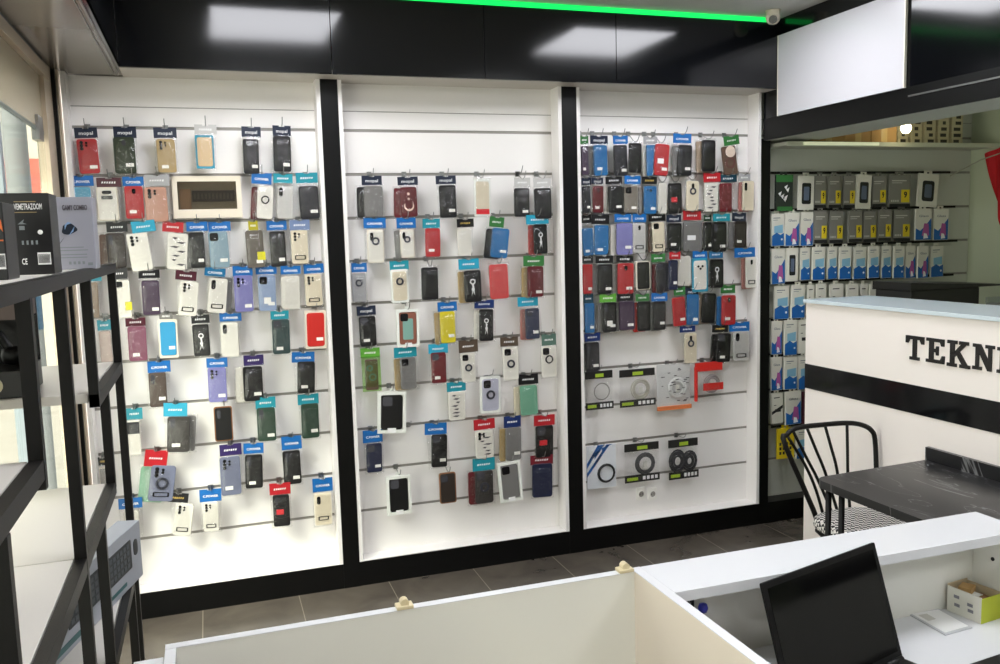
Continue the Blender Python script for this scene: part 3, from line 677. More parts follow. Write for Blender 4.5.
# ------------------------------------------------------------- cable packs
LIME = mat('lime_print', (160,190,50), .5)
def coil(m, cx, cz, r, y, turns, th, sq=1.0):
    for k in range(turns):
        rr = r-k*th*1.5; dx = rnd(-.002, .002)
        m.tube([(cx+dx+rr*math.cos(2*math.pi*i/16), y-.003*(k % 2), cz+sq*rr*math.sin(2*math.pi*i/16)) for i in range(16)], th, 6, closed=True)
    return m
CAB = [ # kind, bag box, cable colour, label
 ('black', (585,371,612,409), (150,148,142), 'black-topped cable pack with thin pale grey ring cable, beside left jamb of right bay'),
 ('black', (619,369,654,406), (176,172,160), 'black-topped cable pack with cream coiled cable, second from left under the right bay cases'),
 ('white', (657,364,690,408), (206,206,204), 'white printed cable pack with orange bottom edge, left of the red cable pack'),
 ('red', (695,362,722,402), (140,132,130), 'red-topped cable pack with red band, rightmost of the upper cable packs'),
 ('stripe', (587,445,616,488), (24,26,30), 'cable pack with blue and white diagonal stripes and black cable'),
 ('black', (624,443,658,481), (70,70,72), 'black-topped cable pack with dark grey coiled cable, above the wall sockets'),
 ('black', (668,439,697,478), (40,40,44), 'bulky black-topped cable pack with two dark coils, rightmost of the lower row')]
for i, (kind, b, cc, lab) in enumerate(CAB):
    y = -.07; c, w, h = px2m(*b, y)
    root = thing('hanging_cable_pack', c, lab, 'cable pack', 'charging cable packs in the right bay')
    cab = mat('cable_%d_%d_%d' % cc, cc, .45)
    hh = h*.2
    if kind == 'black':
        hd = MB().box(-w*.48, w*.52, -.004, .004, h/2-hh, h/2, .002).build('header_card', mat('black_header', (18,18,18), .4), root)
        MB().box(-w*.12, w*.18, -.0048, -.004, h/2-hh*.8, h/2-hh*.35).build('header_print', LIME, hd)
        bt = MB().box(-w*.5, w*.52, -.0115, -.0095, -h*.5, -h*.31).build('bottom_card', mat('black_header', (18,18,18), .4), root)
        q = MB().box(-w*.44, -w*.12, -.0122, -.0115, -h*.45, -h*.37); q.build('card_print', LIME, bt)
        q = MB()
        for k in range(4): q.box(w*(.02+.12*k), w*(.1+.12*k), -.0122, -.0115, -h*.45, -h*.36)
        q.build('card_icons', INKW, bt)
    elif kind == 'white':
        MB().box(-w*.5, w*.5, -.001, .002, -h*.46, h*.5).build('backing_card', mat('silver_card', (196,196,194), .45), root)
        q = MB()
        for k in range(26):
            a = rnd(-.44, .36)*w; z = rnd(-.36, .44)*h; q.box(a, a+w*rnd(.04, .12), -.0124, -.012, z, z+h*.018)
        q.build('printed_marks', mat('dark_print', (64,58,66), .5), root)
        MB().box(-w*.5, w*.52, -.013, .003, -h*.53, -h*.44, .002).build('orange_edge', mat('orange_edge', (214,120,66), .5), root)
    elif kind == 'red':
        rd = mat('red_card', (206,40,32), .45)
        MB().box(-w*.5, w*.5, -.006, .003, h*.28, h*.5, .002).build('header_card', rd, root)
        MB().box(-w*.24, w*.5, -.0125, -.0115, -h*.2, -h*.02).build('red_band', rd, root)
        MB().box(-w*.52, -w*.44, -.012, .002, -h*.45, h*.4).build('side_edge', rd, root)
    else:
        MB().box(-w*.5, w*.5, -.001, .002, -h*.5, h*.5).build('backing_card', mat('pale_card', (222,226,232), .45), root)
        q = MB()
        for k in range(3):
            a = -.5+.26*k
            q.poly([(w*max(a, -.5), h*(.0-.0+.02+.16*k-.3*0)), (w*max(a, -.5), h*(.1+.16*k)), (w*(a+.36), h*.5), (w*(a+.24), h*.5)] if k else [(-w*.5, -h*.02), (-w*.5, h*.1), (w*.0, h*.5), (-w*.13, h*.5)], -.0022, -.001)
        q.poly([(-w*.5, -h*.22), (-w*.5, -h*.12), (w*.3, h*.5), (w*.18, h*.5)], -.0022, -.001)
        q.build('blue_stripes', mat('blue_stripe', (40,100,176), .45), root)
    cz = -h*.04 if kind != 'stripe' else -h*.16
    cx = w*.1 if kind != 'stripe' else w*.14
    if i == 6: m = coil(MB(), -w*.2, cz, h*.22, -.006, 4, .0055, 1.25); coil(m, w*.22, cz-h*.03, h*.2, -.006, 4, .0055, 1.25)
    else: m = coil(MB(), cx, cz, (.29 if kind != 'white' else .27)*min(w, h*.95), -.006, {0: 2, 4: 2, 5: 4}.get(i, 4), .0038 if i not in (0,) else .0018)
    m.build('coiled_cable', cab, root, True)
    if i in (1, 5, 2, 3): MB().box(cx-w*.05, cx+w*.05, -.011, -.003, cz-h*.1, cz+h*.06, .001).build('cable_plug', mat('plug_plastic', (206,204,196) if i != 5 else (60,60,62), .4), root)
    MB().box(-w*.5, w*.5, -.0142, -.0138, -h*.49, h*.34 if kind != 'stripe' else h*.5).box(-w*.5, w*.5, .0032, .0036, -h*.49, h*.4).build('plastic_bag', FLAT, root)
    zg = groove_near(c.z+h/2); hook_at(c.x, zg, y, 'steel wall hook carrying the '+{0:'thin grey ring cable pack',1:'cream coiled cable pack',2:'white printed cable pack',3:'red-topped cable pack',4:'striped cable pack',5:'dark grey coiled cable pack',6:'bulky two-coil cable pack'}[i]+' in the right bay', 'wall hooks of the right bay')
# sockets
for px, txt in ((640.5, 'white round wall socket low in the right bay, left of the pair'), (652, 'white round wall socket low in the right bay, right of the pair')):
    p = at(px, 493.6, 'y', 0)
    s = thing('wall_socket', (p.x, 0, p.z), txt, 'socket', 'pair of wall sockets')
    MB().slab(0, 0, .054, .07, 0, -.008, .008, .002).build('cover_plate', mat('socket_white', (236,234,228), .35), s)
    MB().disc(0, 0, .02, -.008, -.0125, 20, .016).build('socket_rim', mat('socket_white', (236,234,228), .35), s)
    w_ = MB().disc(0, 0, .0158, -.008, -.0088, 20).build('socket_well', mat('socket_shade', (150,146,140), .5), s)
    MB().disc(-.007, 0, .0028, -.0088, -.0095, 8).disc(.007, 0, .0028, -.0088, -.0095, 8).build('contact_hole', DARKP, s)
# distribution box in the left bay
c, w, h = px2m(173, 176, 242, 218, -.05)
root = thing('distribution_box', (c.x, 0, c.z), 'white electrical distribution box with smoked window among the cases in the left bay', 'fuse box')
m = MB()
b = .042
for a in ((-w/2, w/2, h/2-b*.55, h/2), (-w/2, w/2, -h/2, -h/2+b*.9), (-w/2, -w/2+b*.5, -h/2+b*.9, h/2-b*.55), (w/2-b*.5, w/2, -h/2+b*.9, h/2-b*.55)): m.box(a[0], a[1], -.05, 0, a[2], a[3])
m.build('housing', mat('box_ivory', (226,216,198), .35), root)
MB().box(-w/2+.02, w/2-.02, -.012, -.004, -h/2+.02, h/2-.02).build('back_plate', mat('box_inner', (186,182,172), .5), root)
br = MB().box(-w*.22, w*.4, -.032, -.012, -h*.1, h*.16).build('breaker_strip', mat('breaker_strip', (44,42,40), .5), root)
for k in range(11): MB().box(-w*.2+k*w*.054, -w*.2+k*w*.054+w*.03, -.038, -.032, -h*.04, h*.09).build('breaker_switch', mat('breaker_switch', (96,92,88), .4), br)
MB().box(-w*.4, -w*.24, -.02, -.0125, -h*.3, h*.2).build('cable_block', mat('cable_block', (178,150,128), .6), root)
MB().box(-w/2+b*.5, w/2-b*.5, -.047, -.044, -h/2+b*.9, h/2-b*.55).build('smoked_window', SMOKED, root)

# ------------------------------------------------ boxes on the booth wall
def grad_blue(): return mat('deep_blue_print', (22,96,170), .4)
BB = '''
top|g|774,175,792,211
top|p|797,176,813,210
top|9|813,176,825,208
top|9|827,176,840,208
top|9|842,176,854,208
top|p|855,175,870,209
top|9|871,176,885,207
top|9|888,175,909,207
top|p|916,174,937,207
second|b|770,214,783,246
second|v|784,213,798,246
second|v|799,212,812,246
second|9|813,211,826,243
second|9|828,211,842,243
second|9|847,211,861,242
second|9|862,211,875,242
second|9|877,210,890,241
second|9|892,210,909,241
second|v|914,209,930,240
second|v|932,209,947,240
third|v|770,249,784,284
third|h|785,248,797,281
third|b|799,248,809,280
third|b|811,247,824,280
third|b|826,247,836,279
third|b|838,247,850,279
third|b|852,247,865,279
third|b|867,246,878,278
third|b|880,246,890,278
third|b|892,246,903,278
third|v|904,246,914,278
third|v|916,246,927,278
third|b|929,246,942,277
fourth|b|773,286,788,319
fourth|b|790,285,804,318
fourth|w|806,285,813,316
fourth|w|815,284,825,316
fourth|w|828,284,842,316
fourth|w|845,284,857,316
fourth|w|859,284,866,316
fourth|w|868,284,879,316
fifth|v|770,321,781,354
fifth|b|783,320,796,355
fifth|w|797,320,808,353
sixth|v|770,357,781,390
sixth|b|783,357,796,389
sixth|b|797,356,809,389
seventh|k|770,393,782,423
seventh|v|784,391,800,424
seventh|m|801,391,812,423
eighth|Y|776,428,793,458
eighth|b|795,428,808,458
'''
BL = {'g': 'green-topped black and white accessory pack', 'p': 'white box with phone window', '9': 'grey protector box with yellow label', 'b': 'white protector box with blue bottom',
 'v': 'white protector box with purple print', 'h': 'white protector box with black phone picture', 'w': 'plain pale protector box', 'k': 'white box with black diagonal print',
 'm': 'dark maroon accessory box', 'Y': 'yellow box with black lettering'}
GREYB = mat('grey_box', (128,126,120), .5); YEL = mat('yellow_label', (226,200,30), .45); IVB = mat('ivory_box', (222,220,208), .45); LBLUE = mat('pale_blue_print', (130,180,206), .45)
kk = {}
for ln in BB.strip().splitlines():
    row, kd, bx = ln.split('|'); q = [float(v) for v in bx.split(',')]; n = kk.get(row, 0); kk[row] = n+1
    y = -.06-.006*(n % 2); c, w, h = px2m(*q, y); w *= .96
    root = thing('hanging_protector_box' if kd not in 'g' else 'hanging_accessory_pack', c, '%s, %s from left, %s row on the booth wall' % (BL[kd], ORD[n], row) if n < 16 else '', 'box', '%s row of boxes on the booth wall' % row, (0, R({'p': rnd(1, 4)}.get(kd, rnd(-1, 1))), R(rnd(-2, 2))))
    T = .012; yf = -T
    body = {'9': GREYB, 'Y': YEL, 'm': mat('maroon_box', (70,24,40), .45), 'g': mat('black_green_pack', (34,40,36), .4)}.get(kd, IVB)
    m = MB().box(-w/2, w/2, -T, 0, -h/2, h/2, .0008)
    m.box(-w*.2, -w*.06, -.003, 0, h/2-.001, h/2+.012).box(w*.06, w*.2, -.003, 0, h/2-.001, h/2+.012).box(-w*.2, w*.2, -.003, 0, h/2+.011, h/2+.018)
    bo = m.build('box_body', body, root)
    if kd == '9':
        MB().box(w*.06, w*.46, yf-.0008, yf, -h*.36, h*.04).build('yellow_label', YEL, root)
        lettering('label_number', '9', INK, root, (w*.26, yf-.0012, -h*.13), w*.16, h*.26, bold=True)
        q = MB().box(-w*.4, w*.3, yf-.0007, yf, h*.3, h*.335).box(-w*.4, w*.1, yf-.0007, yf, h*.24, h*.26)
        for k in range(4): q.box(-w*(.42-.1*k), -w*(.36-.1*k), yf-.0007, yf, -h*.34, -h*.28)
        q.build('printed_lines', mat('pale_grey_print', (196,194,186), .5), bo)
        MB().box(-w*.5, w*.5, yf-.0006, yf, -h*.5, -h*.4).build('dark_band', INK, bo)
    elif kd == 'b':
        MB().poly([(-w*.48, -h*.49), (w*.48, -h*.49), (w*.48, -h*.1), (w*.2, -h*.16), (-w*.1, -h*.08), (-w*.48, -h*.18)], yf-.0006, yf).build('blue_print', grad_blue(), bo)
        MB().poly([(-w*.3, -h*.1), (w*.4, -h*.1), (w*.4, h*.16), (-w*.3, h*.12)], yf-.0005, yf).build('pale_phone_print', LBLUE, bo)
        q = MB().box(-w*.36, w*.2, yf-.0007, yf, h*.36, h*.385).box(-w*.36, 0, yf-.0007, yf, h*.3, h*.315); q.build('printed_lines', mat('grey_print', (120,126,130), .5), bo)
        MB().disc(w*.3, -h*.3, w*.07, yf-.0006, yf-.0012, 10).build('white_dot', INKW, bo)
    elif kd == 'v':
        MB().poly([(-w*.48, -h*.49), (w*.48, -h*.49), (w*.48, h*.2), (w*.1, -h*.05), (-w*.2, -h*.2), (-w*.48, -h*.12)], yf-.0006, yf).build('blue_print', grad_blue(), bo)
        MB().poly([(-w*.1, -h*.36), (w*.36, -h*.36), (w*.3, h*.02), (w*.04, h*.04)], yf-.0010, yf-.0006).build('pink_phone_print', mat('violet_pink_print', (172,84,150), .4), bo)
        MB().poly([(w*.0, -h*.46), (w*.3, -h*.44), (w*.2, -h*.3), (w*.02, -h*.28)], yf-.0013, yf-.001).build('white_figure_print', INKW, bo)
        lettering('box_lettering', 'Glass', mat('grey_print', (120,126,130), .5), bo, (0, yf-.0008, h*.27), w*.6, h*.1)
    elif kd in 'ph':
        a = .3 if kd == 'p' else .26
        MB().slab(0, -h*.02, w*2*a, h*.62, yf, yf-.0008, w*.1, .0002).build('phone_picture', mat('black_phone_picture', (24,26,32), .2), bo)
        MB().slab(0, -h*.02, w*2*a*.6, h*.4, yf-.0008, yf-.0012, w*.06, .0002).build('screen_picture', mat('grey_phone_screen', (92,104,124), .25), bo)
    elif kd in 'wk':
        q = MB().box(-w*.3, w*.2, yf-.0007, yf, h*.34, h*.37).box(-w*.2, w*.3, yf-.0007, yf, -h*.12, -h*.02).box(-w*.3, -w*.1, yf-.0007, yf, h*.1, h*.12)
        if kd == 'k': q.poly([(-w*.48, -h*.2), (-w*.48, -h*.1), (w*.48, h*.1), (w*.48, 0)], yf-.0008, yf)
        q.build('black_print', INK, bo)
    elif kd == 'Y':
        q = MB()
        for r_ in range(3):
            for k in range(4): q.box(-w*.38+k*w*.2, -w*.26+k*w*.2, yf-.0007, yf, -h*(.06+.15*r_), -h*(-.04+.15*r_))
        q.build('black_lettering', INK, bo)
    elif kd == 'g':
        MB().box(-w*.5, w*.5, yf-.0008, yf, h*.3, h*.5).build('green_header', headm('green'), bo)
        q = MB()
        for k in range(7): 
            a = rnd(-.4, .2)*w; z = rnd(-.3, .2)*h; q.poly([(a, z), (a+w*.2, z+h*.06), (a+w*.12, z-h*.08)], yf-.0008, yf)
        q.build('white_print', INKW, bo); MB().box(-w*.4, w*.5, yf-.0008, yf, -h*.5, -h*.38).build('green_band', headm('green'), bo)
# long wire rails the boxes hang from, one per row
for k, (x0, x1) in enumerate(((771, 950), (771, 955), (771, 957), (771, 953), (771, 812), (771, 812), (771, 812), (771, 812))):
    py = (172.5, 209, 245, 283, 319.5, 355, 390.5, 426)[k]; a = at(x0, py, 'y', -.05); z = g0-.2*(k+1)
    b = at(x1, py, 'y', -.05)
    rl = thing('hanging_rail', (a.x, 0, z), 'thin dark display rail carrying the %s row of boxes on the booth wall' % ('top', 'second', 'third', 'fourth', 'fifth', 'sixth', 'seventh', 'eighth')[k], 'rail', 'display rails on the booth wall')
    L = b.x-a.x; m = MB().box(0, L, -.053, -.047, -.009, .004); m.build('rail_bar', MBLACK, rl)
    for x in (.02, L-.02): MB().tube([(x, .004, 0), (x, -.05, 0)], .003, 6).build('rail_bracket', MBLACK, rl)
# top shelf of the booth wall with cartons
a = at(769, 146, 'y', -.16); sh_z = 2.075
s = thing('wall_shelf', (2.9, 0, sh_z), 'pale shelf running above the boxes on the booth wall', 'shelf')
MB().box(0, XR-2.9-.002, -.20, 0, -.012, .006).build('shelf_board', mat('pale_shelf', (190,190,176), .5), s)
MB().box(.0, XR-2.9-.002, -.204, -.20, -.016, .008).build('front_lip', mat('shelf_lip', (200,202,182), .4), s)
for i, (x0, x1) in enumerate(((812, 845), (845, 871), (871, 897))):
    p0 = at(x0, 146, 'y', -.17); p1 = at(x1, 146, 'y', -.17); H = (.20, .21, .19)[i]
    cb_ = thing('cardboard_carton', ((p0.x+p1.x)/2, -.09, sh_z+.006), 'brown cardboard carton on the booth shelf, '+('farthest left of three', 'middle of three', 'right of three beside stacked label boxes')[i], 'box', 'brown cartons on the booth shelf')
    w = p1.x-p0.x-.006
    MB().box(-w/2, w/2, -.08, .08, 0, H, .002).build('carton_body', BROWN, cb_)
    MB().box(-.02, .02, -.0806, -.08, 0, H).build('packing_tape', mat('packing_tape', (196,168,110), .3), cb_)
i = 0
for rr in range(6):
    for k in range(5):
        p0 = at(897+k*13.6, 146, 'y', -.15); w = .078; z = sh_z+.006+rr*.034
        if rr == 5 and k < 2: continue
        x = p0.x+.04
        if x+w/2 > XR-.01: continue
        bx = thing('small_label_box', (x, -.10, z), 'small ivory box with dark label, %s from left, %s layer up on the booth shelf' % (ORD[k], ORD[rr]), 'box', 'small label boxes stacked on the booth shelf')
        MB().box(-w/2, w/2, -.05, .06, 0, .032, .001).build('box_body', mat('cream_small_box', (206,196,160), .5), bx)
        MB().box(-w*rnd(.1, .35), w*rnd(.1, .35), -.0508, -.05, .007, .025).build('dark_label', mat('dark_label', (54,50,40), .5), bx)
p = at(906, 128, 'y', -.28)
bl = thing('light_bulb', (p.x, p.y, p.z), 'round white bulb hanging in front of the stacked label boxes in the booth', 'lamp')
MB().lathe([(.0001, -.03), (.016, -.026), (.026, -.01), (.027, .006), (.018, .024), (.012, .034)], (0, 0, 0), 16).build('bulb', mat('warm_bulb', (255,240,200), .3, emit=9), bl, True)
MB().lathe([(.013, .03), (.014, .05), (.006, .056)], (0, 0, 0), 12).build('socket', INKW, bl); MB().tube([(0, 0, .05), (0, 0, 2.62-p.z)], .002, 6).build('cord', INKW, bl)
# light strip fixed under the shelf
pa = at(803, 146.5, 'y', -.21); pb = at(878, 146.5, 'y', -.21)
ls = thing('shelf_light_strip', ((pa.x+pb.x)/2, -.213, sh_z-.006), 'pale light strip on the front edge of the booth shelf', 'light strip')
MB().box(-(pb.x-pa.x)/2, (pb.x-pa.x)/2, -.007, 0, -.006, .010, .002).build('diffuser', mat('strip_diffuser', (226,232,196), .4, emit=.35), ls)

# red cloth on a cord by the booth wall
cA = at(950, 176, 'y', -.02); cB = at(1012, 142, 'x', XR-.02)
cc_ = MB().tube([cA, (cA+cB)/2+Vector((0, 0, -.004)), cB+Vector((0, -.3, .02))], .003, 6).build('stretched_cord', mat('pale_cord', (170,168,150), .6)); tag(cc_, 'pale cord stretched across the corner of the booth', 'cord')
def cloth():
    m = MB(); N = 9; pts = [at(986, 154, 'x', XR-.03), at(1004, 146, 'x', XR-.03), at(1002, 228, 'x', XR-.03), at(998, 198, 'x', XR-.03)]
    vs = []
    for i in range(N):
        for j in range(N):
            u = i/(N-1); v = j/(N-1); t = pts[0].lerp(pts[1], u); b = pts[3].lerp(pts[2], u); q = t.lerp(b, v)
            vs.append(tuple(q+Vector((-.012-.010*math.sin(u*7+v*3), 0, 0))))
    fs = [(i*N+j, (i+1)*N+j, (i+1)*N+j+1, i*N+j+1) for i in range(N-1) for j in range(N-1)]
    k = len(vs); vs += [(x+.004, y, z) for x, y, z in vs]; fs += [tuple(a+k for a in f[::-1]) for f in fs]
    e = [i*N for i in range(N)]+[(N-1)*N+j for j in range(1, N)]+[i*N+N-1 for i in range(N-2, -1, -1)]+[j for j in range(N-2, 0, -1)]
    fs += [(e[i], e[(i+1) % len(e)], e[(i+1) % len(e)]+k, e[i]+k) for i in range(len(e))]
    o = m.add(vs, fs).build('hanging_cloth', mat('red_cloth', (196,24,34), .8)); tag(o, 'red cloth hanging at the right edge against the pale booth wall', 'cloth')
cloth()

# ------------------------------------------------------ service counter
ys = at(805.4, 363.4, 'x', XC).y; zt = at(880, 306, 'x', XC).z; z1 = at(805.4, 363.4, 'x', XC).z; z2 = at(805.4, 387.6, 'x', XC).z; YE = -3.6
XB = at(1000, 305.5, 'z', zt).x
ct = thing('service_counter', (XC, (ys+YE)/2, 0), 'tall white service counter with black stripe and black lettering', 'counter')
cy = (ys+YE)/2; hl = (ys-YE)/2
MB().box(0, .018, -hl, hl, 0, zt-.016).build('front_panel', COUNTER, ct)
MB().box(.018, XB-XC-.02, hl-.018, hl, 0, zt-.016).build('end_panel', COUNTER, ct)
MB().box(-.012, XB-XC, -hl-.01, hl+.008, zt-.016, zt, .002).build('counter_top', mat('blue_white_top', (206,218,224), .2), ct)
MB().box(-.0025, 0, -hl, hl+.001, z2, z1).box(0, XB-XC-.02, hl, hl+.0025, z2, z1).build('black_stripe', GBLACK, ct)
# slab-serif letters T E K N I along the front (drawn in a 10-unit high grid)
LET = {'T': (8.4, [[(0,10),(8.4,10),(8.4,6.9),(7.3,6.9),(6.6,8.5),(5.1,8.5),(5.1,1.3),(6.4,1.3),(6.4,0),(2,0),(2,1.3),(3.3,1.3),(3.3,8.5),(1.8,8.5),(1.1,6.9),(0,6.9)]]),
 'E': (8, [[(0,10),(7.6,10),(7.6,7.1),(6.6,7.1),(6,8.6),(3.1,8.6),(3.1,5.8),(4.2,5.8),(4.4,6.9),(5.3,6.9),(5.3,3.2),(4.4,3.2),(4.2,4.4),(3.1,4.4),(3.1,1.4),(6.2,1.4),(6.9,3.2),(8,3.2),(7.8,0),(0,0),(0,1.3),(1.3,1.3),(1.3,8.7),(0,8.7)]]),
 'K': (10, [[(0,10),(4.2,10),(4.2,8.7),(3.1,8.7),(3.1,5.6),(6,8.7),(5.2,8.7),(5.2,10),(9.2,10),(9.2,8.7),(8.2,8.7),(5.4,5.9),(8.8,1.3),(10,1.3),(10,0),(5.6,0),(5.6,1.3),(6.5,1.3),(4.2,4.6),(3.1,3.6),(3.1,1.3),(4.2,1.3),(4.2,0),(0,0),(0,1.3),(1.3,1.3),(1.3,8.7),(0,8.7)]]),
 'N': (9.6, [[(0,10),(3.4,10),(7,4),(7,8.7),(5.7,8.7),(5.7,10),(9.6,10),(9.6,8.7),(8.5,8.7),(8.5,0),(6.9,0),(2.8,6.8),(2.8,1.3),(4.1,1.3),(4.1,0),(0,0),(0,1.3),(1.3,1.3),(1.3,8.7),(0,8.7)]]),
 'I': (4.6, [[(0,10),(4.6,10),(4.6,8.7),(3.2,8.7),(3.2,1.3),(4.6,1.3),(4.6,0),(0,0),(0,1.3),(1.4,1.3),(1.4,8.7),(0,8.7)]])}
import mathutils
def letter_mesh(ch, w, h, y, z, t=.006):
    W, ps = LET[ch]; m = MB()
    for p in ps:
        tri = mathutils.geometry.tessellate_polygon([[Vector((a, b, 0)) for a, b in p]]); n = len(p)
        q = [(y-a/W*w, z+b/10*h) for a, b in p]
        m.add([(-t, a, b) for a, b in q]+[(0, a, b) for a, b in q], [tuple(f) for f in tri]+[tuple(i+n for i in f) for f in tri]+[(i, (i+1) % n, n+(i+1) % n, n+i) for i in range(n)])
    return m
for ch, x0, x1, t0, b0_ in (('T', 906.5, 924.5, 335.5, 359.5), ('E', 927, 945.5, 338, 362.5), ('K', 948, 971, 340.5, 367), ('N', 973.5, 995, 344, 370), ('I', 998, 1008, 347, 373)):
    a = at(x0, (t0+b0_)/2, 'x', XC); b = at(x1, (t0+b0_)/2, 'x', XC); tt = at((x0+x1)/2, t0+.5, 'x', XC).z; bb = at((x0+x1)/2, b0_+.5, 'x', XC).z
    letter_mesh(ch, a.y-b.y, tt-bb, a.y-cy, bb).build('raised_letter', mat('black_letter', (20,17,17), .4), ct)

# printer and tray on a bench behind the counter
bench = thing('work_bench', (3.62, -.62, 0), 'pale work bench behind the service counter under the booth wall', 'bench')
MB().box(-.42, .7, -.5, .30, 1.10, 1.13).build('bench_top', mat('bench_top', (190,190,180), .5), bench)
for x in (-.38, .66):
    for y in (-.46, .26): MB().box(x-.02, x+.02, y-.02, y+.02, 0, 1.10).build('leg', CHROME, bench)
pr = thing('printer', (3.66, -.40, 1.131), 'black printer with raised flat lid on the bench behind the counter', 'printer')
MB().box(-.24, .22, -.13, .12, 0, .165, .008).build('printer_body', mat('dark_grey_plastic', (34,33,30), .4), pr)
MB().add([(-.25,-.14,.1655),(.36,-.14,.1655),(.36,.13,.1655),(-.25,.13,.1655),(-.25,-.14,.205),(.36,-.14,.174),(.36,.13,.174),(-.25,.13,.205)], [(0,3,2,1),(4,5,6,7),(0,1,5,4),(1,2,6,5),(2,3,7,6),(3,0,4,7)]).build('lid', mat('dark_grey_plastic', (34,33,30), .4), pr)
MB().box(-.2, -.1, -.131, -.13, .06, .1).build('control_panel', mat('panel_grey', (90,90,88), .3), pr)
p2 = thing('paper_tray', (4.06, -.62, 1.131), 'grey plastic tray with raised rim right of the black printer', 'tray')
MB().box(-.17, .25, -.06, .06, 0, .08, .006).build('tray_body', mat('tray_grey', (120,124,116), .5), p2)
MB().box(-.17, .25, -.06, -.05, .08, .098).box(-.17, .25, .05, .06, .08, .11).build('tray_rim', mat('tray_rim', (160,168,154), .4), p2)

# ------------------------------------------------------------- black table
TZ = at(925, 458, 'x', XC).z
def marble():
    m = bpy.data.materials.new('black_marble_laminate'); m.use_nodes = True; nt = m.node_tree; b = nt.nodes['Principled BSDF']; L = nt.links.new
    tc = nt.nodes.new('ShaderNodeTexCoord'); mp = nt.nodes.new('ShaderNodeMapping'); mp.inputs['Scale'].default_value = (5, 1.6, 1); mp.inputs['Rotation'].default_value = (0, 0, R(70))
    n = nt.nodes.new('ShaderNodeTexNoise'); n.inputs['Scale'].default_value = 1.3; n.inputs['Detail'].default_value = 5; n.inputs['Distortion'].default_value = 1.4
    cr = nt.nodes.new('ShaderNodeValToRGB'); e = cr.color_ramp.elements
    e[0].position = .492; e[0].color = (.012, .012, .013, 1); e[1].position = .5; e[1].color = (.22, .22, .22, 1)
    x = cr.color_ramp.elements.new(.507); x.color = (.014, .014, .015, 1)
    L(tc.outputs['Object'], mp.inputs[0]); L(mp.outputs[0], n.inputs['Vector']); L(n.outputs['Fac'], cr.inputs[0]); L(cr.outputs[0], b.inputs['Base Color'])
    b.inputs['Roughness'].default_value = .28
    return m
MARB = marble()
c0 = at(827, 483, 'z', TZ); yb = at(929, 459, 'x', XC).y
tb = thing('cafe_table', (c0.x, yb, 0), 'black marble-patterned table with rounded corner and thin black legs beside the counter', 'table')
W = XC-.002-c0.x; D = 1.05
def table_top():
    pts = [(W, 0)]; r = .05
    for k in range(7):
        a = R(90+90*k/6); pts.append((r+r*math.cos(a)-.0, -.095*0-r+r*math.sin(a)-.03))
    pts += [(0, -D), (W, -D)]; n = len(pts); m = MB()
    m.add([(x, y, TZ-.03) for x, y in pts]+[(x, y, TZ) for x, y in pts], [tuple(range(n))[::-1] and tuple(range(n)), tuple(range(2*n-1, n-1, -1))]+[(i, n+i, n+(i+1) % n, (i+1) % n) for i in range(n)])
    return m
t_ = table_top(); tp = t_.build('table_top', MARB, tb)
import bmesh
def fixn(o):
    b = bmesh.new(); b.from_mesh(o.data); bmesh.ops.recalc_face_normals(b, faces=b.faces[:]); b.to_mesh(o.data); b.free()
fixn(tp)
MB().box(W-.018, W, -D, .0, TZ, TZ+.052).build('back_upstand', MARB, tb)
for x, y in ((.024, -.085), (.028, -.15), (.05, -D+.08), (W-.08, -.22), (W-.08, -D+.08)):
    MB().tube([(x, y, 0), (x, y, TZ-.03)], .011, 10).build('leg', MBLACK, tb, True)

# ------------------------------------------------------------------- chair
def P(px, py, y): return at(px, py, 'y', y)
YB = -1.16
ch0 = P(848, 512, YB-.2); ch = thing('spindle_chair', (2.40, -1.36, 0), 'black metal spindle-back chair with black and white woven seat behind the marble table', 'chair')
off = Vector((2.40, -1.36, 0))
def Q(px, py, y): return P(px, py, y)-off
top = [Q(785.5, 446, YB-.01), Q(787, 435, YB), Q(797, 428, YB), Q(825, 424.5, YB), Q(848, 423, YB), Q(862, 425, YB), Q(871, 430, YB), Q(875, 440, YB-.005)]
lf = Q(822, 533, YB-.05); 
legL = Vector((lf.x+(lf.x-top[0].x)*.9-.02, lf.y+.02, .0)); rb = Q(877.5, 514, YB-.04)
MB().tube([legL, lf]+top+[Q(876.5, 475, YB-.02), rb, Vector((rb.x+.0, rb.y+.03, 0))], .0105, 10, smooth=4).build('back_frame', MBLACK, ch, True)
for pts in (((788,437),(805,465),(816,490),(824,518)), ((793,431),(805,455),(818,480),(833,515)), ((807,428),(816,450),(825,472),(838,513)), ((825,425.5),(831,447),(837,470),(843,512)), ((847,424),(847.5,450),(848,480),(850,511))):
    MB().tube([Q(x, y, YB-.04*i/3) for i, (x, y) in enumerate(pts)], .0062, 8, smooth=4).build('spindle', MBLACK, ch, True)
def weave():
    m = bpy.data.materials.new('black_white_weave'); m.use_nodes = True; nt = m.node_tree; b = nt.nodes['Principled BSDF']; L = nt.links.new
    tc = nt.nodes.new('ShaderNodeTexCoord'); mp = nt.nodes.new('ShaderNodeMapping'); mp.inputs['Rotation'].default_value = (R(20), R(15), R(45))
    ck = nt.nodes.new('ShaderNodeTexChecker'); ck.inputs['Scale'].default_value = 75; ck.inputs['Color1'].default_value = (.72, .70, .66, 1); ck.inputs['Color2'].default_value = (.015, .015, .015, 1)
    L(tc.outputs['Object'], mp.inputs[0]); L(mp.outputs[0], ck.inputs['Vector']); L(ck.outputs['Color'], b.inputs['Base Color']); b.inputs['Roughness'].default_value = .8
    return m
sx0 = at(815, 524, 'z', .46).x-off.x+.01; sx1 = .19
sc = (sx0+sx1)/2; hw = (sx1-sx0)/2; m = MB(); n = 28
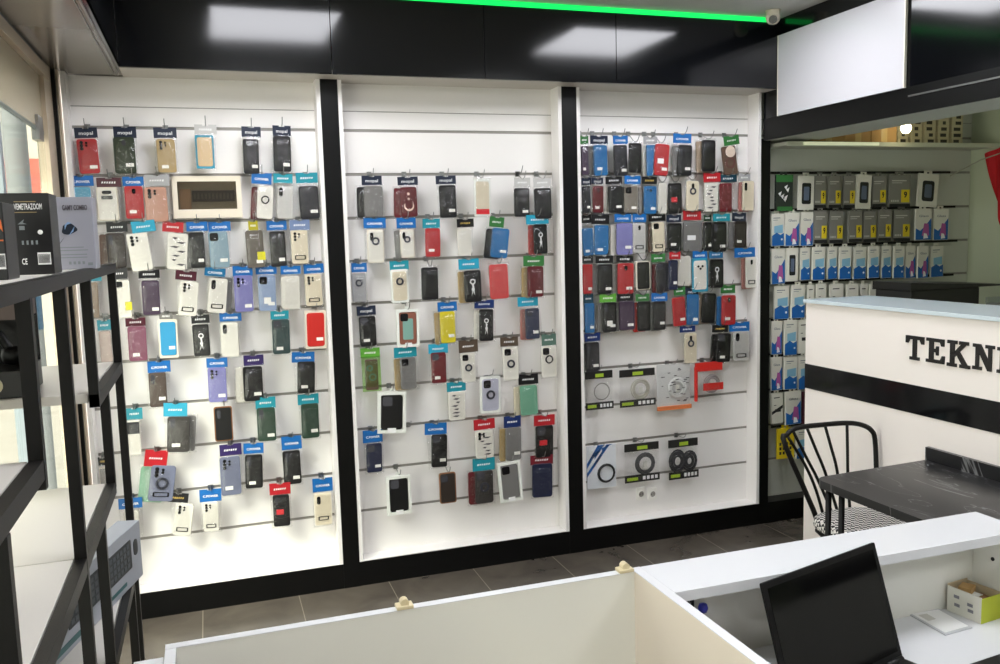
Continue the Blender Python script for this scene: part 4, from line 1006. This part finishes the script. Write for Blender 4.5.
prof = [(.90, .42), (.985, .43), (1, .445), (.985, .462), (.9, .472), (.5, .476)]
vs = []; 
for rr, z in prof:
    for j in range(n):
        a = 2*math.pi*j/n; c_, s_ = math.cos(a), math.sin(a); k = (abs(c_)**3.2+abs(s_)**3.2)**(-1/3.2)
        vs.append((sc+hw*rr*c_*k, -.02+.19*rr*s_*k, z))
fs = [(i*n+j, i*n+(j+1) % n, (i+1)*n+(j+1) % n, (i+1)*n+j) for i in range(len(prof)-1) for j in range(n)]+[tuple(range(n))[::-1], tuple((len(prof)-1)*n+j for j in range(n))]
m.add(vs, fs).build('seat', weave(), ch, True)
MB().tube([(sc+hw*.93*math.cos(a)*(abs(math.cos(a))**3.2+abs(math.sin(a))**3.2)**(-1/3.2), -.02+.175*math.sin(a)*(abs(math.cos(a))**3.2+abs(math.sin(a))**3.2)**(-1/3.2), .415) for a in [2*math.pi*i/28 for i in range(28)]], .009, 8, closed=True).build('seat_frame', MBLACK, ch, True)
for s in (-1, 1): MB().tube([(sc+hw*.8*s, -.17, .415), (sc+hw*.95*s, -.21, 0)], .0105, 8).build('front_leg', MBLACK, ch, True)

# --------------------------------------------------------- reception desk
DZ = .95; SZ = .745; YF = -2.523; X0 = -.107; X1 = .784; X2 = 1.699
dk = thing('reception_desk', (.8, -2.9, 0), 'white reception desk with open left compartment, divider panel and raised ledge on the right', 'desk')
o = Vector((.8, -2.9, 0)); YC = -4.6
def dbox(name, x0, x1, y0, y1, z0, z1, m, bev=.0015): return MB().box(x0-o.x, x1-o.x, y0-o.y, y1-o.y, z0, z1, bev).build(name, m, dk)
dbox('front_panel', X0, X1, YF-.018, YF, 0, DZ-.0012, DESKI)
dbox('front_edging', X0, X1, YF-.0185, YF+.0005, DZ-.0012, DZ, DESKW, 0)
dbox('side_panel', X0, X0+.018, -3.3, YF-.0185, 0, DZ, DESKW)
dbox('side_panel', X0-.05, X0-.003, -3.0, YF-.02, 0, DZ-.012, DESKW)
dbox('divider_panel', X1-.0, X1+.020, YC, YF, 0, DZ-.0012, mat('warm_white_panel', (236,224,208), .35))
dbox('divider_edging', X1-.0, X1+.0205, YC, YF+.0005, DZ-.0012, DZ, DESKW, 0)
dbox('ledge', X1+.021, X2, YF-.14, YF, DZ-.022, DZ, DESKW)
dbox('back_panel', X1+.021, X2-.03, YF-.037, YF-.019, 0, DZ-.022, DESKI)
dbox('return_panel', X2-.045, X2-.027, YC, YF-.037, 0, DZ-.022, DESKI)
dbox('work_surface', X1+.021, X2-.045, YC, YF-.037, SZ-.022, SZ, DESKW)
p = at(993, 559, 'x', X2-.045); MB().tube([Vector((X2-.047, p.y, p.z))-o, Vector((X2-.043, p.y, p.z))-o], .0045, 12).build('screw_hole', DARKP, dk)
# small beige cable clips on the desk edge
for px, py, txt in ((620, 567.5, 'small beige plastic clip on the desk edge where divider meets front panel'), (403, 605, 'small beige plastic clip midway along the left desk front panel edge')):
    q = at(px, py, 'z', DZ); c_ = thing('edge_clip', (q.x, YF-.009, DZ), txt, 'clip', 'beige clips on the desk edge')
    MB().box(-.016, .016, -.012, .012, 0, .007, .002).build('clip_base', mat('beige_plastic', (206,192,156), .5), c_); MB().disc(0, .011, .008, .008, -.008, 12).build('clip_knob', mat('beige_plastic', (206,192,156), .5), c_)
# laptop: hinge line and tilt worked out from its corners in the photo
H = Vector((1.285, -2.736, .765)); th = R(15); tt = R(17); LW, LL = .35, .232
lp = thing('laptop', (H.x-.17*math.cos(th), H.y-.17*math.sin(th)-.11, SZ+.0008), 'open black laptop with dark glossy screen on the white reception desk', 'laptop')
lp.rotation_euler = (0, 0, th)
inv = Matrix.Rotation(-th, 3, 'Z'); hr = inv @ (H-lp.location)   # right hinge end in the laptop's own frame
scr = thing('screen', (hr.x-LW/2, hr.y, .018), None, None); scr.parent = lp; scr.rotation_euler = (-tt, 0, 0)
scr_m = MB().slab(0, LL/2, LW, LL, .006, 0, .003, .001); bpy.data.objects.remove(scr)
def tilt(mb): mb.v = [tuple(Matrix.Rotation(-tt, 3, 'X') @ Vector(v)+Vector((hr.x-LW/2, hr.y, .018))) for v in mb.v]; return mb
lid = tilt(scr_m).build('screen_lid', mat('laptop_shell', (6,6,7), .45, spec=.2), lp)
tilt(MB().box(-LW/2+.012, LW/2-.012, -.0006, 0, .016, LL-.012)).build('display_glass', mat('laptop_display', (2,2,3), .1, spec=.18), lid)
base = MB().box(hr.x-LW, hr.x, hr.y-.245, hr.y-.004, .002, .018, .003).build('base', DARKP, lp)
kb = MB()
for r_ in range(5):
    for k in range(14): kb.box(hr.x-LW+.02+k*.0222, hr.x-LW+.039+k*.0222, hr.y-.045-r_*.021, hr.y-.027-r_*.021, .018, .0205)
kb.build('keyboard', mat('key_black', (24,24,25), .5), base)
MB().box(hr.x-LW*.65, hr.x-LW*.36, hr.y-.225, hr.y-.155, .018, .0185).build('touchpad', mat('touchpad', (30,30,32), .3), base)
for s in (-.03, -LW+.03): MB().tube([(hr.x+s-.024, hr.y-.001, .018), (hr.x+s+.024, hr.y-.001, .018)], .0065, 10).build('hinge', DARKP, lp, True)
MB().box(hr.x-LW+.01, hr.x-.01, hr.y-.24, hr.y-.01, 0, .002).build('rubber_feet', DARKP, lp)
# dark object right of the laptop
q = at(985, 662, 'z', SZ); bk = thing('black_tablet', (q.x+.05, q.y-.075, SZ+.0002), 'flat black tablet lying on the desk right of the laptop at the photo edge', 'tablet', rot=(0, 0, R(6)))
MB().slab(0, 0, .22, .15, .0, -.012, .012, .002).build('tablet_body', DARKP, bk); bk.children[0].rotation_euler = (R(90), 0, 0); bk.children[0].data.transform(Matrix.Rotation(R(180), 4, 'X')); bk.children[0].data.transform(Matrix.Translation((0, 0, 0))); bk.children[0].location = (0, 0, 0)
# pad of paper
c1, c2, c3, c4 = [at(*q, 'z', SZ+.002) for q in ((910, 614), (938, 609.5), (970, 627), (945, 634))]
pd = thing('note_pad', ((c1+c3)/2)[:], 'white sheet in a pale grey frame lying on the desk beside the open carton', 'paper'); pd.location.z = SZ
def quad(pts, z0, z1, k=1.0):
    c = sum(pts, Vector())/4; pts = [c+(p_-c)*k-pd.location for p_ in pts]
    return MB().add([(p_.x, p_.y, z0) for p_ in pts]+[(p_.x, p_.y, z1) for p_ in pts], [(0,1,2,3),(7,6,5,4),(0,4,5,1),(1,5,6,2),(2,6,7,3),(3,7,4,0)])
fixn(quad([c1,c2,c3,c4], 0, .003, 1.08).build('grey_frame', mat('pale_grey_folder', (186,188,190), .4), pd)); fixn(quad([c1,c2,c3,c4], .003, .004, .94).build('sheet', PAPER, pd))
tq = quad([c1,c2,c3,c4], .004, .0044, .3); dv = (c1-c3)*.22; tq.v = [(x+dv.x, y+dv.y, z) for x, y, z in tq.v]; fixn(tq.build('printed_block', mat('pale_grey_print', (176,176,176), .6), pd))
# open carton
a0 = at(945.5, 608, 'z', SZ); b0_ = at(979, 622, 'z', SZ); ux = (b0_-a0); Lc = ux.length; ux.normalize(); uy = Vector((-ux.y, ux.x, 0))
if uy.x < 0: uy = -uy
ang = math.atan2(ux.y, ux.x); wc = .066; hc_ = .06
cn = thing('open_carton', (a0+ux*Lc/2+uy*wc/2)[:], 'small open white carton with yellow-green end and brown contents in the desk corner', 'box'); cn.location += Vector((-.006, -.0105, 0)); cn.location.z = SZ+.0006
cn.rotation_euler = (0, 0, ang); s_ = 1 if (Matrix.Rotation(-ang, 3, 'Z') @ uy).y > 0 else -1
CW = mat('carton_white', (214,212,200), .6); CY = mat('carton_yellow_green', (176,186,44), .5)
MB().box(-Lc/2, Lc/2, -wc/2, wc/2, 0, .003).build('carton_floor', CW, cn)
MB().box(-Lc/2, Lc/2, -s_*wc/2-.001, -s_*wc/2+.001, .0, hc_).build('carton_side', CW, cn)
MB().box(-Lc/2, Lc/2, s_*wc/2-.001, s_*wc/2+.001, .0, hc_).build('carton_side', mat('carton_brown_inside', (186,168,138), .8), cn)
MB().box(-Lc/2-.001, -Lc/2+.001, -wc/2, wc/2, 0, hc_+.004).build('carton_end', mat('carton_brown_inside', (186,168,138), .8), cn)
MB().box(Lc/2-.001, Lc/2+.001, -wc/2, wc/2, 0, hc_*.95).build('carton_end', CY, cn)
q = MB()
for k, (a, b) in enumerate(((-.3, .62), (.1, .5), (.12, .28), (-.28, .3))):
    q.box(Lc*a, Lc*(a+.16), -s_*wc/2-.0016 if s_ > 0 else wc/2+.001, -s_*wc/2-.001 if s_ > 0 else wc/2+.0016, hc_*b, hc_*(b+.12))
q.build('printed_marks', mat('carton_print', (120,120,126), .6), cn)
for i, (dx, dy, zz, rz, cm) in enumerate(((-.02, .0, .0046, 20, BROWN), (.012, .01, .0046, -15, mat('brown_wrap', (132,96,64), .8)), (.0, -.02, .02, 5, PAPER))):
    g = thing('small_packet', (cn.location+Matrix.Rotation(ang, 3, 'Z') @ Vector((dx*.9, dy*.3*s_, zz+(.026 if i == 2 else 0))))[:], ('tan paper packet lying inside the open carton at the back', 'dark brown packet lying inside the open carton', 'white slip lying on top of packets in the open carton')[i], 'packet', 'packets in the open carton', (0, 0, ang+R(rz)))
    MB().box(-.014, .014, -.018, .018, 0, (.056 if i == 0 else .042) if i < 2 else .002, .0015 if i < 2 else 0).box(-.012, .012, -.0185, .0185, .004 if i < 2 else 0, .010 if i < 2 else .001).build('packet_body', cm, g)
# blue plug and dark cable ends behind the divider
q = at(703, 611, 'y', YF-.085)
cp = thing('cable_plug', (q.x-.02, YF-.085, SZ+.0065), 'dark cable plugs with a blue tip standing behind the desk divider', 'plug')
MB().tube([(-.012, .02, 0), (-.01, .02, .04), (-.008, .012, q.z-SZ+.0), (-.010, .01, q.z-SZ+.012)], .006, 8, smooth=3).build('cable_end', DARKP, cp, True)
MB().tube([(.002, .022, 0), (.004, .02, .04), (.004, .018, q.z-SZ+.014)], .006, 8, smooth=3).build('cable_end', DARKP, cp, True)
MB().tube([(0, 0, 0), (.008, 0, .02), (.018, 0, q.z-SZ-.008)], .004, 8, smooth=3).build('cable_end', DARKP, cp, True)
MB().lathe([(.001, -.010), (.008, -.008), (.0105, 0), (.008, .008), (.001, .010)], (.02, 0, q.z-SZ), 14).build('blue_tip', mat('blue_plastic', (36,40,150), .3), cp, True)

# ------------------------------------------------------ shelving rack left
RX = -.1935; RL = -.50; RZ = 1.59
rk = thing('shelving_rack', (RX, -2.6, 0), 'tall black metal rack with white boards and staggered uprights beside the shop window', 'rack'); ro = Vector((RX, -2.6, 0))
Y_D, Y_C, Y_B, Y_A, Y_I = -2.045, -2.468, -2.742, -2.99, -3.19
t2 = .014; L1 = 1.375; L2 = 1.185; L3 = .925
def post(y, z0, z1, x=RX, w=t2): MB().box(x-.008-ro.x, x+.008-ro.x, y-w/2-ro.y, y+w/2-ro.y, z0, z1).build('upright', MBLACK, rk)
def rail(y0, y1, z, x=RX, h=.022): MB().box(x-.0075-ro.x, x+.0075-ro.x, y0-ro.y, y1-ro.y, z-h/2, z+h/2, 0).build('side_rail', MBLACK, rk)
for x in (RX, RL):
    rail(-3.9, Y_D+.03, RZ-.002, x, .019)
    post(Y_D, 0, RZ-.01, x); post(Y_C, L1-.011, RZ-.01, x); post(Y_B, 0, RZ-.01, x); post(Y_A, L1-.011, RZ-.01, x)
    rail(Y_C-t2/2, Y_D, L1, x); post(-2.33, L2, L1-.01, x); rail(-3.6, -2.325, L2, x)
    rail(-3.6, Y_A, L1+.012, x); post(Y_I, 0, L1, x)
    post(-2.525, L3, L2-.01, x); rail(-2.54, -2.13, L3, x); post(-2.14, 0, L3, x); rail(-3.6, -2.75, .70, x)
for y in (Y_D, Y_B, Y_I): MB().box(RL-ro.x, RX-ro.x, y-.008-ro.y, y+.008-ro.y, .06, .08).build('cross_bar', MBLACK, rk)
def board(y0, y1, z): MB().box(RL+.0105-ro.x, RX-.0100-ro.x, y0-ro.y, y1-ro.y, z, z+.016, .001).build('shelf_board', mat('pale_grey_board', (186,182,176), .4), rk)
board(-3.9, Y_D, RZ-.010); board(Y_C, Y_D, L1-.004); board(-3.6, Y_A, L1+.006); board(Y_B+.001, -2.33, L2-.006); board(-3.6, Y_B-.001, L2-.006); board(-2.54, -2.13, L3-.004); board(-3.6, -2.76, .69)

def flat_box(name, c, w, d, h, m, label, yaw=0, parts=None):
    g = thing(name, c, label, 'box', None, (0, 0, R(yaw)))
    MB().box(-w/2, w/2, -d/2, d/2, 0, h, .0015).build('box_body', m, g)
    return g
ZT = RZ+.0062
GREYP = mat('grey_print_card', (146,146,156), .4); BOXB = mat('black_print_card', (18,17,19), .35); ORG = mat('orange_ink', (214,104,40), .5)
# grey gaming combo box
yb_ = -2.42; a = at(38, 199, 'y', yb_); b = at(89, 203, 'y', yb_); zt_ = at(70, 197, 'y', yb_).z
g = flat_box('computer_mouse_box', ((a.x+b.x)/2+.002, yb_+.03, ZT), b.x-a.x+.004, .06, zt_-ZT, GREYP, 'grey gaming combo box with mouse picture standing on the rack top')
gw = b.x-a.x; gh = zt_-ZT; yy = -.031
lettering('box_title', 'GAMY COMBO', mat('dark_print', (64,58,66), .5), g, (gw*.18, yy, gh*.85), gw*.5, .012, bold=True)
q = MB().poly([(gw*.03+gw*.15*math.cos(a)*(1+.18*math.cos(3*a+.6)), gh*.56+gw*.12*math.sin(a)*(1+.12*math.sin(2*a))) for a in [2*math.pi*k/20 for k in range(20)]], -.0308, -.030).poly([(-gw*.10, gh*.42), (-gw*.07, gh*.45), (-gw*.17, gh*.37), (-gw*.18, gh*.35)], -.0308, -.030); pic = q.build('mouse_picture', mat('mouse_blue_black', (24,34,48), .4), g)
MB().poly([(-gw*.05, gh*.55), (gw*.0, gh*.62), (gw*.09, gh*.64), (gw*.02, gh*.66), (-gw*.05, gh*.61)], -.0312, -.0308).poly([(gw*.02, gh*.47), (gw*.12, gh*.53), (gw*.15, gh*.6), (gw*.09, gh*.54)], -.0312, -.0308).build('mouse_highlight', mat('mouse_highlight', (120,150,190), .4), pic)
MB().poly([(-gw*.5, gh*.38), (-gw*.34, gh*.42), (-gw*.3, gh*.6), (-gw*.36, gh*.82), (-gw*.5, gh*.84)], -.0308, -.030).build('headset_picture', mat('headset_dark', (40,38,46), .4), g)
q = MB()
for z, x1 in ((.30, .3), (.26, .38), (.2, .36), (.16, .36)): q.box(-gw*.28, gw*x1, -.0304, -.030, gh*z, gh*(z+.012))
for k in range(4): q.box(gw*(-.02+.09*k), gw*(.03+.09*k), -.0304, -.030, gh*.07, gh*.11)
q.box(gw*.36, gw*.46, -.0304, -.030, gh*.05, gh*.09).build('printed_lines', mat('grey_print', (120,126,130), .5), g)
# black box, middle
yb_ = -2.66; a = at(-14, 250, 'y', yb_); b = at(53, 250, 'y', yb_); zt_ = at(20, 193, 'y', yb_).z; gw = b.x-a.x; gh = zt_-ZT
g = flat_box('headset_box', ((a.x+b.x)/2, yb_+.035, ZT), gw, .07, gh, BOXB, 'black box with pale title bar and barcode, on the rack top beside the grey box', 0)
lettering('box_title', 'VEMETRAZOOM', INKW, g, (gw*.18, -.036, gh*.83), gw*.42, .012)
MB().box(-gw*.03, gw*.3, -.0356, -.035, gh*.89, gh*.90).box(-gw*.03, gw*.3, -.0356, -.035, gh*.76, gh*.77).build('title_rule', mat('gold_rule', (150,130,90), .5), g)
bc = MB().box(gw*.26, gw*.46, -.0356, -.035, gh*.12, gh*.27).build('barcode_label', INKW, g)
q = MB()
for k in range(11): q.box(gw*(.275+.016*k), gw*(.275+.016*k+.008), -.036, -.0356, gh*.14, gh*.25)
q.build('barcode_bars', INK, bc)
MB().disc(gw*.33, gh*.52, gw*.04, -.035, -.0356, 14).build('white_seal', INKW, g)
lettering('box_marks', 'CE', INKW, g, (gw*.06, -.036, gh*.16), gw*.08, .012)
q = MB().poly([(gw*.0, gh*.62), (gw*.1, gh*.68), (gw*.08, gh*.64), (gw*.14, gh*.62)], -.0356, -.035).box(gw*.02, gw*.1, -.0356, -.035, gh*.55, gh*.60)
for k in range(4): q.box(gw*(.04+.07*k), gw*(.07+.07*k), -.0356, -.035, gh*.37, gh*.42)
q.build('small_icons', mat('grey_print', (120,126,130), .5), g)
MB().poly([(-gw*.2, gh*.2), (-gw*.06, gh*.1), (-gw*.08, gh*.35), (-gw*.14, gh*.4), (-gw*.2, gh*.4)], -.0356, -.035).build('figure_print', INKW, g)
MB().box(-gw*.2, -gw*.12, -.0358, -.0352, gh*.38, gh*.46).build('red_band', REDP, g)
lettering('orange_title', 'BO', ORG, g, (-gw*.23, -.036, gh*.82), gw*.14, .016)
# black box, nearest
yb_ = -2.86; a = at(-40, 260, 'y', yb_); b = at(7, 260, 'y', yb_); zt_ = at(0, 202, 'y', yb_).z; gw = b.x-a.x; gh = zt_-ZT
g = flat_box('headset_box', ((a.x+b.x)/2, yb_+.035, ZT), gw, .07, gh, BOXB, 'black box with barcode cut by the left photo edge, nearest on the rack top')
bc = MB().box(gw*.3, gw*.47, -.0356, -.035, gh*.14, gh*.34).build('barcode_label', INKW, g); q = MB()
for k in range(9): q.box(gw*(.31+.017*k), gw*(.31+.017*k+.009), -.036, -.0356, gh*.17, gh*.32)
q.build('barcode_bars', INK, bc); q = MB().box(gw*.34, gw*.46, -.0356, -.035, gh*.5, gh*.52).poly([(gw*.36, gh*.7), (gw*.47, gh*.62), (gw*.44, gh*.78)], -.0356, -.035); q.build('orange_print', ORG, g)
# keyboard box on the lower rack shelf
a = at(143, 571, 'z', L3+.02); v_ = at(66, 652, 'z', L3+.02)-a; Lk = .44; ang = math.atan2(-v_.y, -v_.x)
kx = thing('keyboard_box', (a.x+v_.normalized().x*Lk/2, a.y+v_.normalized().y*Lk/2, L3+.0125), 'long grey keyboard box printed with a dark keyboard, standing on the lower rack shelf', 'box', rot=(0, 0, ang))
hk_ = at(131, 521, 'y', a.y).z-L3-.012
GB = mat('grey_blue_card', (150,154,162), .4)
MB().box(-Lk/2, Lk/2, 0, .045, 0, hk_, .0015).build('box_body', GB, kx)
kp = MB().slab(.02, hk_*.56, Lk*.66, hk_*.5, 0, -.0008, .004, .0002).build('keyboard_picture', mat('keyboard_dark', (34,38,42), .35), kx)
q = MB()
for r_ in range(4):
    for k in range(16): q.box(.02-Lk*.31+k*Lk*.039, .02-Lk*.31+k*Lk*.039+Lk*.028, -.0013, -.0008, hk_*(.36+.11*r_), hk_*(.43+.11*r_))
q.build('keys_picture', mat('keys_grey', (74,80,84), .4), kp)
MB().slab(Lk*.43, hk_*.6, Lk*.05, hk_*.28, 0, -.0008, .01, .0002).build('mouse_picture', mat('keyboard_dark', (34,38,42), .35), kx)
MB().box(-Lk*.45, -Lk*.15, -.0007, 0, hk_*.08, hk_*.17).build('title_print', mat('teal_print', (50,92,92), .5), kx)
MB().box(Lk*.1, Lk*.3, -.0007, 0, hk_*.1, hk_*.16).build('title_print', mat('teal_print', (50,92,92), .5), kx)
# boxed headset on the upper shelf
a = at(2, 398, 'y', -2.46); b = at(36, 398, 'y', -2.46)
zs = L1+.0125; xw = .135; cx = -.335-.03
hb_ = thing('boxed_headset', (cx, -2.39, zs), 'open-fronted black headset box with round silver seal on the upper rack shelf', 'box')
MB().box(-xw/2, xw/2, -.065, .09, 0, .045, .001).build('box_base', BOXB, hb_); MB().box(-xw/2, xw/2, .085, .09, .045, .17).build('box_back', BOXB, hb_); MB().box(-xw/2+.001, xw/2-.001, -.06, .085, .13, .17).build('box_top', mat('box_red_grey', (110,96,94), .4), hb_)
MB().box(xw/2-.003, xw/2-.001, -.063, .088, .045, .13).build('clear_side', FILM, hb_)
MB().disc(.02, .022, .014, -.065, -.0658, 18).build('round_seal', mat('silver_seal', (196,186,160), .35), hb_)
MB().tube([(-.04+.08*i/8, .01, .06+.055*math.sin(math.pi*i/8)) for i in range(9)], .008, 8).build('headband', DARKP, hb_, True)
for x in (-.04, .04): MB().lathe([(.006, -.016), (.019, -.012), (.021, 0), (.019, .012), (.006, .016)], (x, .01, .063), 14).build('ear_cup', DARKP, hb_, True)

# ------------------------------------------------- shop window on the left
WX = -.56
nw = thing('window_1', (WX, -3, 0), None, None); nw['kind'] = 'structure'
wo = Vector((WX, -3, 0))
def wbox(name, x0, x1, y0, y1, z0, z1, m): return MB().box(x0-wo.x, x1-wo.x, y0-wo.y, y1-wo.y, z0, z1).build(name, m, nw)
wbox('window_post', -.572, -.522, -.105, -.06, 0, ZC, FRAMEB); wbox('window_post', -.585, -.545, -.30, -.125, 0, ZC, FRAMEB); wbox('seal_strip', -.566, -.53, -.124, -.106, 0, ZC, SBLACK)
wbox('window_post', -.585, -.545, -3.2, -3.14, 0, ZC, FRAMEB); wbox('window_post', -.585, -.545, -6.3, -6.2, 0, ZC, FRAMEB)
wbox('transom', -.58, -.54, -6.2, -.19, 2.29, 2.335, FRAMEB); wbox('transom_shadow_gap', -.575, -.545, -6.2, -.19, 2.335, 2.352, SBLACK)
wbox('threshold', -.585, -.545, -6.2, -.19, 0, .05, FRAMEB)
wbox('fanlight_panel', -.566, -.560, -6.2, -.19, 2.352, ZC, TINTED); wbox('fanlight_panel', -.566, -.560, -6.2, -.19, 2.08, 2.29, TINTED)
wbox('window_pane', -.566, -.560, -3.14, -.44, .05, 2.066, GLASS); wbox('window_pane', -.566, -.560, -6.2, -3.2, .05, 2.066, GLASS); wbox('window_pane', -.566, -.560, -.43, -.19, .05, 2.066, GLASS)
wbox('pane_edge', -.567, -.559, -6.2, -.19, 2.066, 2.08, mat('glass_edge', (90,100,92), .3))
wbox('patch_fitting', -.575, -.549, -.47, -.38, 2.03, 2.12, CHROME)
wbox('door_stile', -.575, -.55, -1.16, -1.12, .05, 2.066, mat('grey_blue_stile', (140,150,156), .4))
# street outside
struct('ground', MB().box(-9, -.6, -14, 8, -.12, -.05), mat('street_paving', (176,172,164), .8, vary=.1))
fw_ = thing('street_building', (-5.4, 8, -.05), 'pale building with pink band across the street, seen through the shop window', 'building')
MB().box(-4.6, 4.6, -.3, .3, 0, 6).build('wall', mat('pale_render', (222,214,202), .8), fw_); MB().box(-4.6, 4.6, -.36, -.3, 1.9, 2.75).build('pink_band', mat('pink_band', (206,120,104), .7), fw_)
oc = thing('street_column', (-1.02, 1.75, -.05), 'grey round column outside the shop window', 'column')
MB().lathe([(.09, 0), (.09, .1), (.065, .12), (.065, 3.4), (.09, 3.45)], (0, 0, 0), 20).build('shaft', mat('grey_column', (150,154,156), .6), oc, True); MB().lathe([(.067, 1.2), (.067, 1.95)], (0, 0, 0), 20).build('blue_band', mat('blue_band', (60,110,150), .5), oc, True)

# --------------------------------------------------- ceiling, camera, LEDs
q = at(773, 12, 'y', -.36)
sc_ = thing('security_camera', (q.x, -.36, ZC), 'small white dome security camera on the ceiling corner above the blank sign', 'camera')
CAMW = mat('camera_ivory', (214,206,186), .35)
MB().lathe([(.034, -.04), (.034, -.006), (.038, 0)], (0, 0, 0), 24).build('mount', CAMW, sc_, True)
hd = MB().lathe([(.004, -.066), (.02, -.062), (.031, -.05), (.035, -.034), (.033, -.02)], (0, 0, 0), 24).build('camera_ball', CAMW, sc_, True)
le = MB().disc(0, 0, .020, 0, -.006, 18); dirv = (CAM-Vector((q.x, -.36, ZC-.045))).normalized()
rot = dirv.to_track_quat('-Y', 'Z').to_matrix(); le.v = [tuple(rot @ Vector(v)+dirv*.031+Vector((0, 0, -.042))) for v in le.v]; le.build('lens_window', LENS, hd)
ld = thing('led_strip', (1.3, -DF-.008, ZC-.012), 'glowing green light strip along the top of the black fascia', 'light strip')
MB().tube([(-1.5, 0, 0), (XS-1.3-.03, 0, 0)], .012, 8).build('diffuser', mat('green_led', (14,190,78), .4, emit=1.5), ld)
EM = mat('panel_light', (248,249,255), .5, emit=13.5)
for i, (x, y, t) in enumerate(((.375, -.88, 'left of the two nearest the fascia'), (2.155, -.9, 'right of the two nearest the fascia'), (.375, -2.9, 'left of the middle pair'), (2.155, -2.9, 'right of the middle pair'), (.375, -4.9, 'left of the rear pair'), (2.155, -4.9, 'right of the rear pair'))):
    pl = thing('ceiling_light', (x, y, ZC), 'square flat white ceiling light panel, '+t, 'light', 'square ceiling light panels')
    MB().box(-.30, .30, -.325, .325, -.008, -.001).build('light_frame', mat('frame_white', (230,230,228), .4), pl)
    MB().box(-.288, .288, -.313, .313, -.0095, -.008).build('diffuser', EM, pl)
pl = thing('booth_fill_light', (3.75, -2.4, 2.62), 'small round white lamp on the ceiling of the service booth', 'light')  # unseen lamp, added to brighten the booth
MB().lathe([(.16, 0), (.16, -.02), (.14, -.03)], (0, 0, 0), 24).build('fill_housing', mat('frame_white', (230,230,228), .4), pl)
MB().lathe([(.138, -.03), (.12, -.036), (.01, -.038)], (0, 0, 0), 24).build('diffuser', mat('booth_fill_glow', (250,252,235), .5, emit=14), pl)
# daylight through the shop window: sky, plus the sun's glare low on the left bay
w = bpy.data.worlds.new('world'); S.world = w; w.use_nodes = True; nt = w.node_tree; bg = nt.nodes['Background']
sky = nt.nodes.new('ShaderNodeTexSky'); sky.sky_type = 'HOSEK_WILKIE'; sky.turbidity = 6; sky.sun_direction = Vector((-.8, -.35, .5)).normalized()
mx = nt.nodes.new('ShaderNodeMix'); mx.data_type = 'RGBA'; mx.inputs[0].default_value = .7; mx.inputs[7].default_value = (1, .97, .93, 1)
nt.links.new(sky.outputs[0], mx.inputs[6]); nt.links.new(mx.outputs[2], bg.inputs[0]); bg.inputs[1].default_value = 1.3
def area(name, loc, rot, sx, sy, e, c=(1, 1, 1)):
    l = bpy.data.lights.new(name, 'AREA'); l.shape = 'RECTANGLE'; l.size = sx; l.size_y = sy; l.energy = e; l.color = c
    o_ = bpy.data.objects.new(name, l); COL.objects.link(o_); o_.location = loc; o_.rotation_euler = rot; return o_
sl = bpy.data.lights.new('sun', 'SUN'); sl.energy = 6.5; sl.angle = R(24); sl.color = (1, .94, .85)
so = bpy.data.objects.new('sun', sl); COL.objects.link(so); so.rotation_euler = Vector((.60, .66, -1.0)).to_track_quat('-Z', 'Y').to_euler()
area('daylight_window', (-.62, -1.2, 1.0), (0, R(-90), 0), 1.8, 2.0, 29, (1, .945, .885))
area('daylight_window', (-.62, -4.5, 1.2), (0, R(-90), 0), 2.0, 2.6, 26, (1, .97, .93))
vs_ = S.view_settings; vs_.view_transform = 'Standard'; vs_.look = 'None'; vs_.exposure = .38; vs_.gamma = 1; vs_.use_curve_mapping = False
S.cycles.use_denoising = True; S.cycles.max_bounces = 8; S.cycles.transparent_max_bounces = 24; S.cycles.caustics_reflective = False; S.cycles.caustics_refractive = False
bpy.context.view_layer.update()
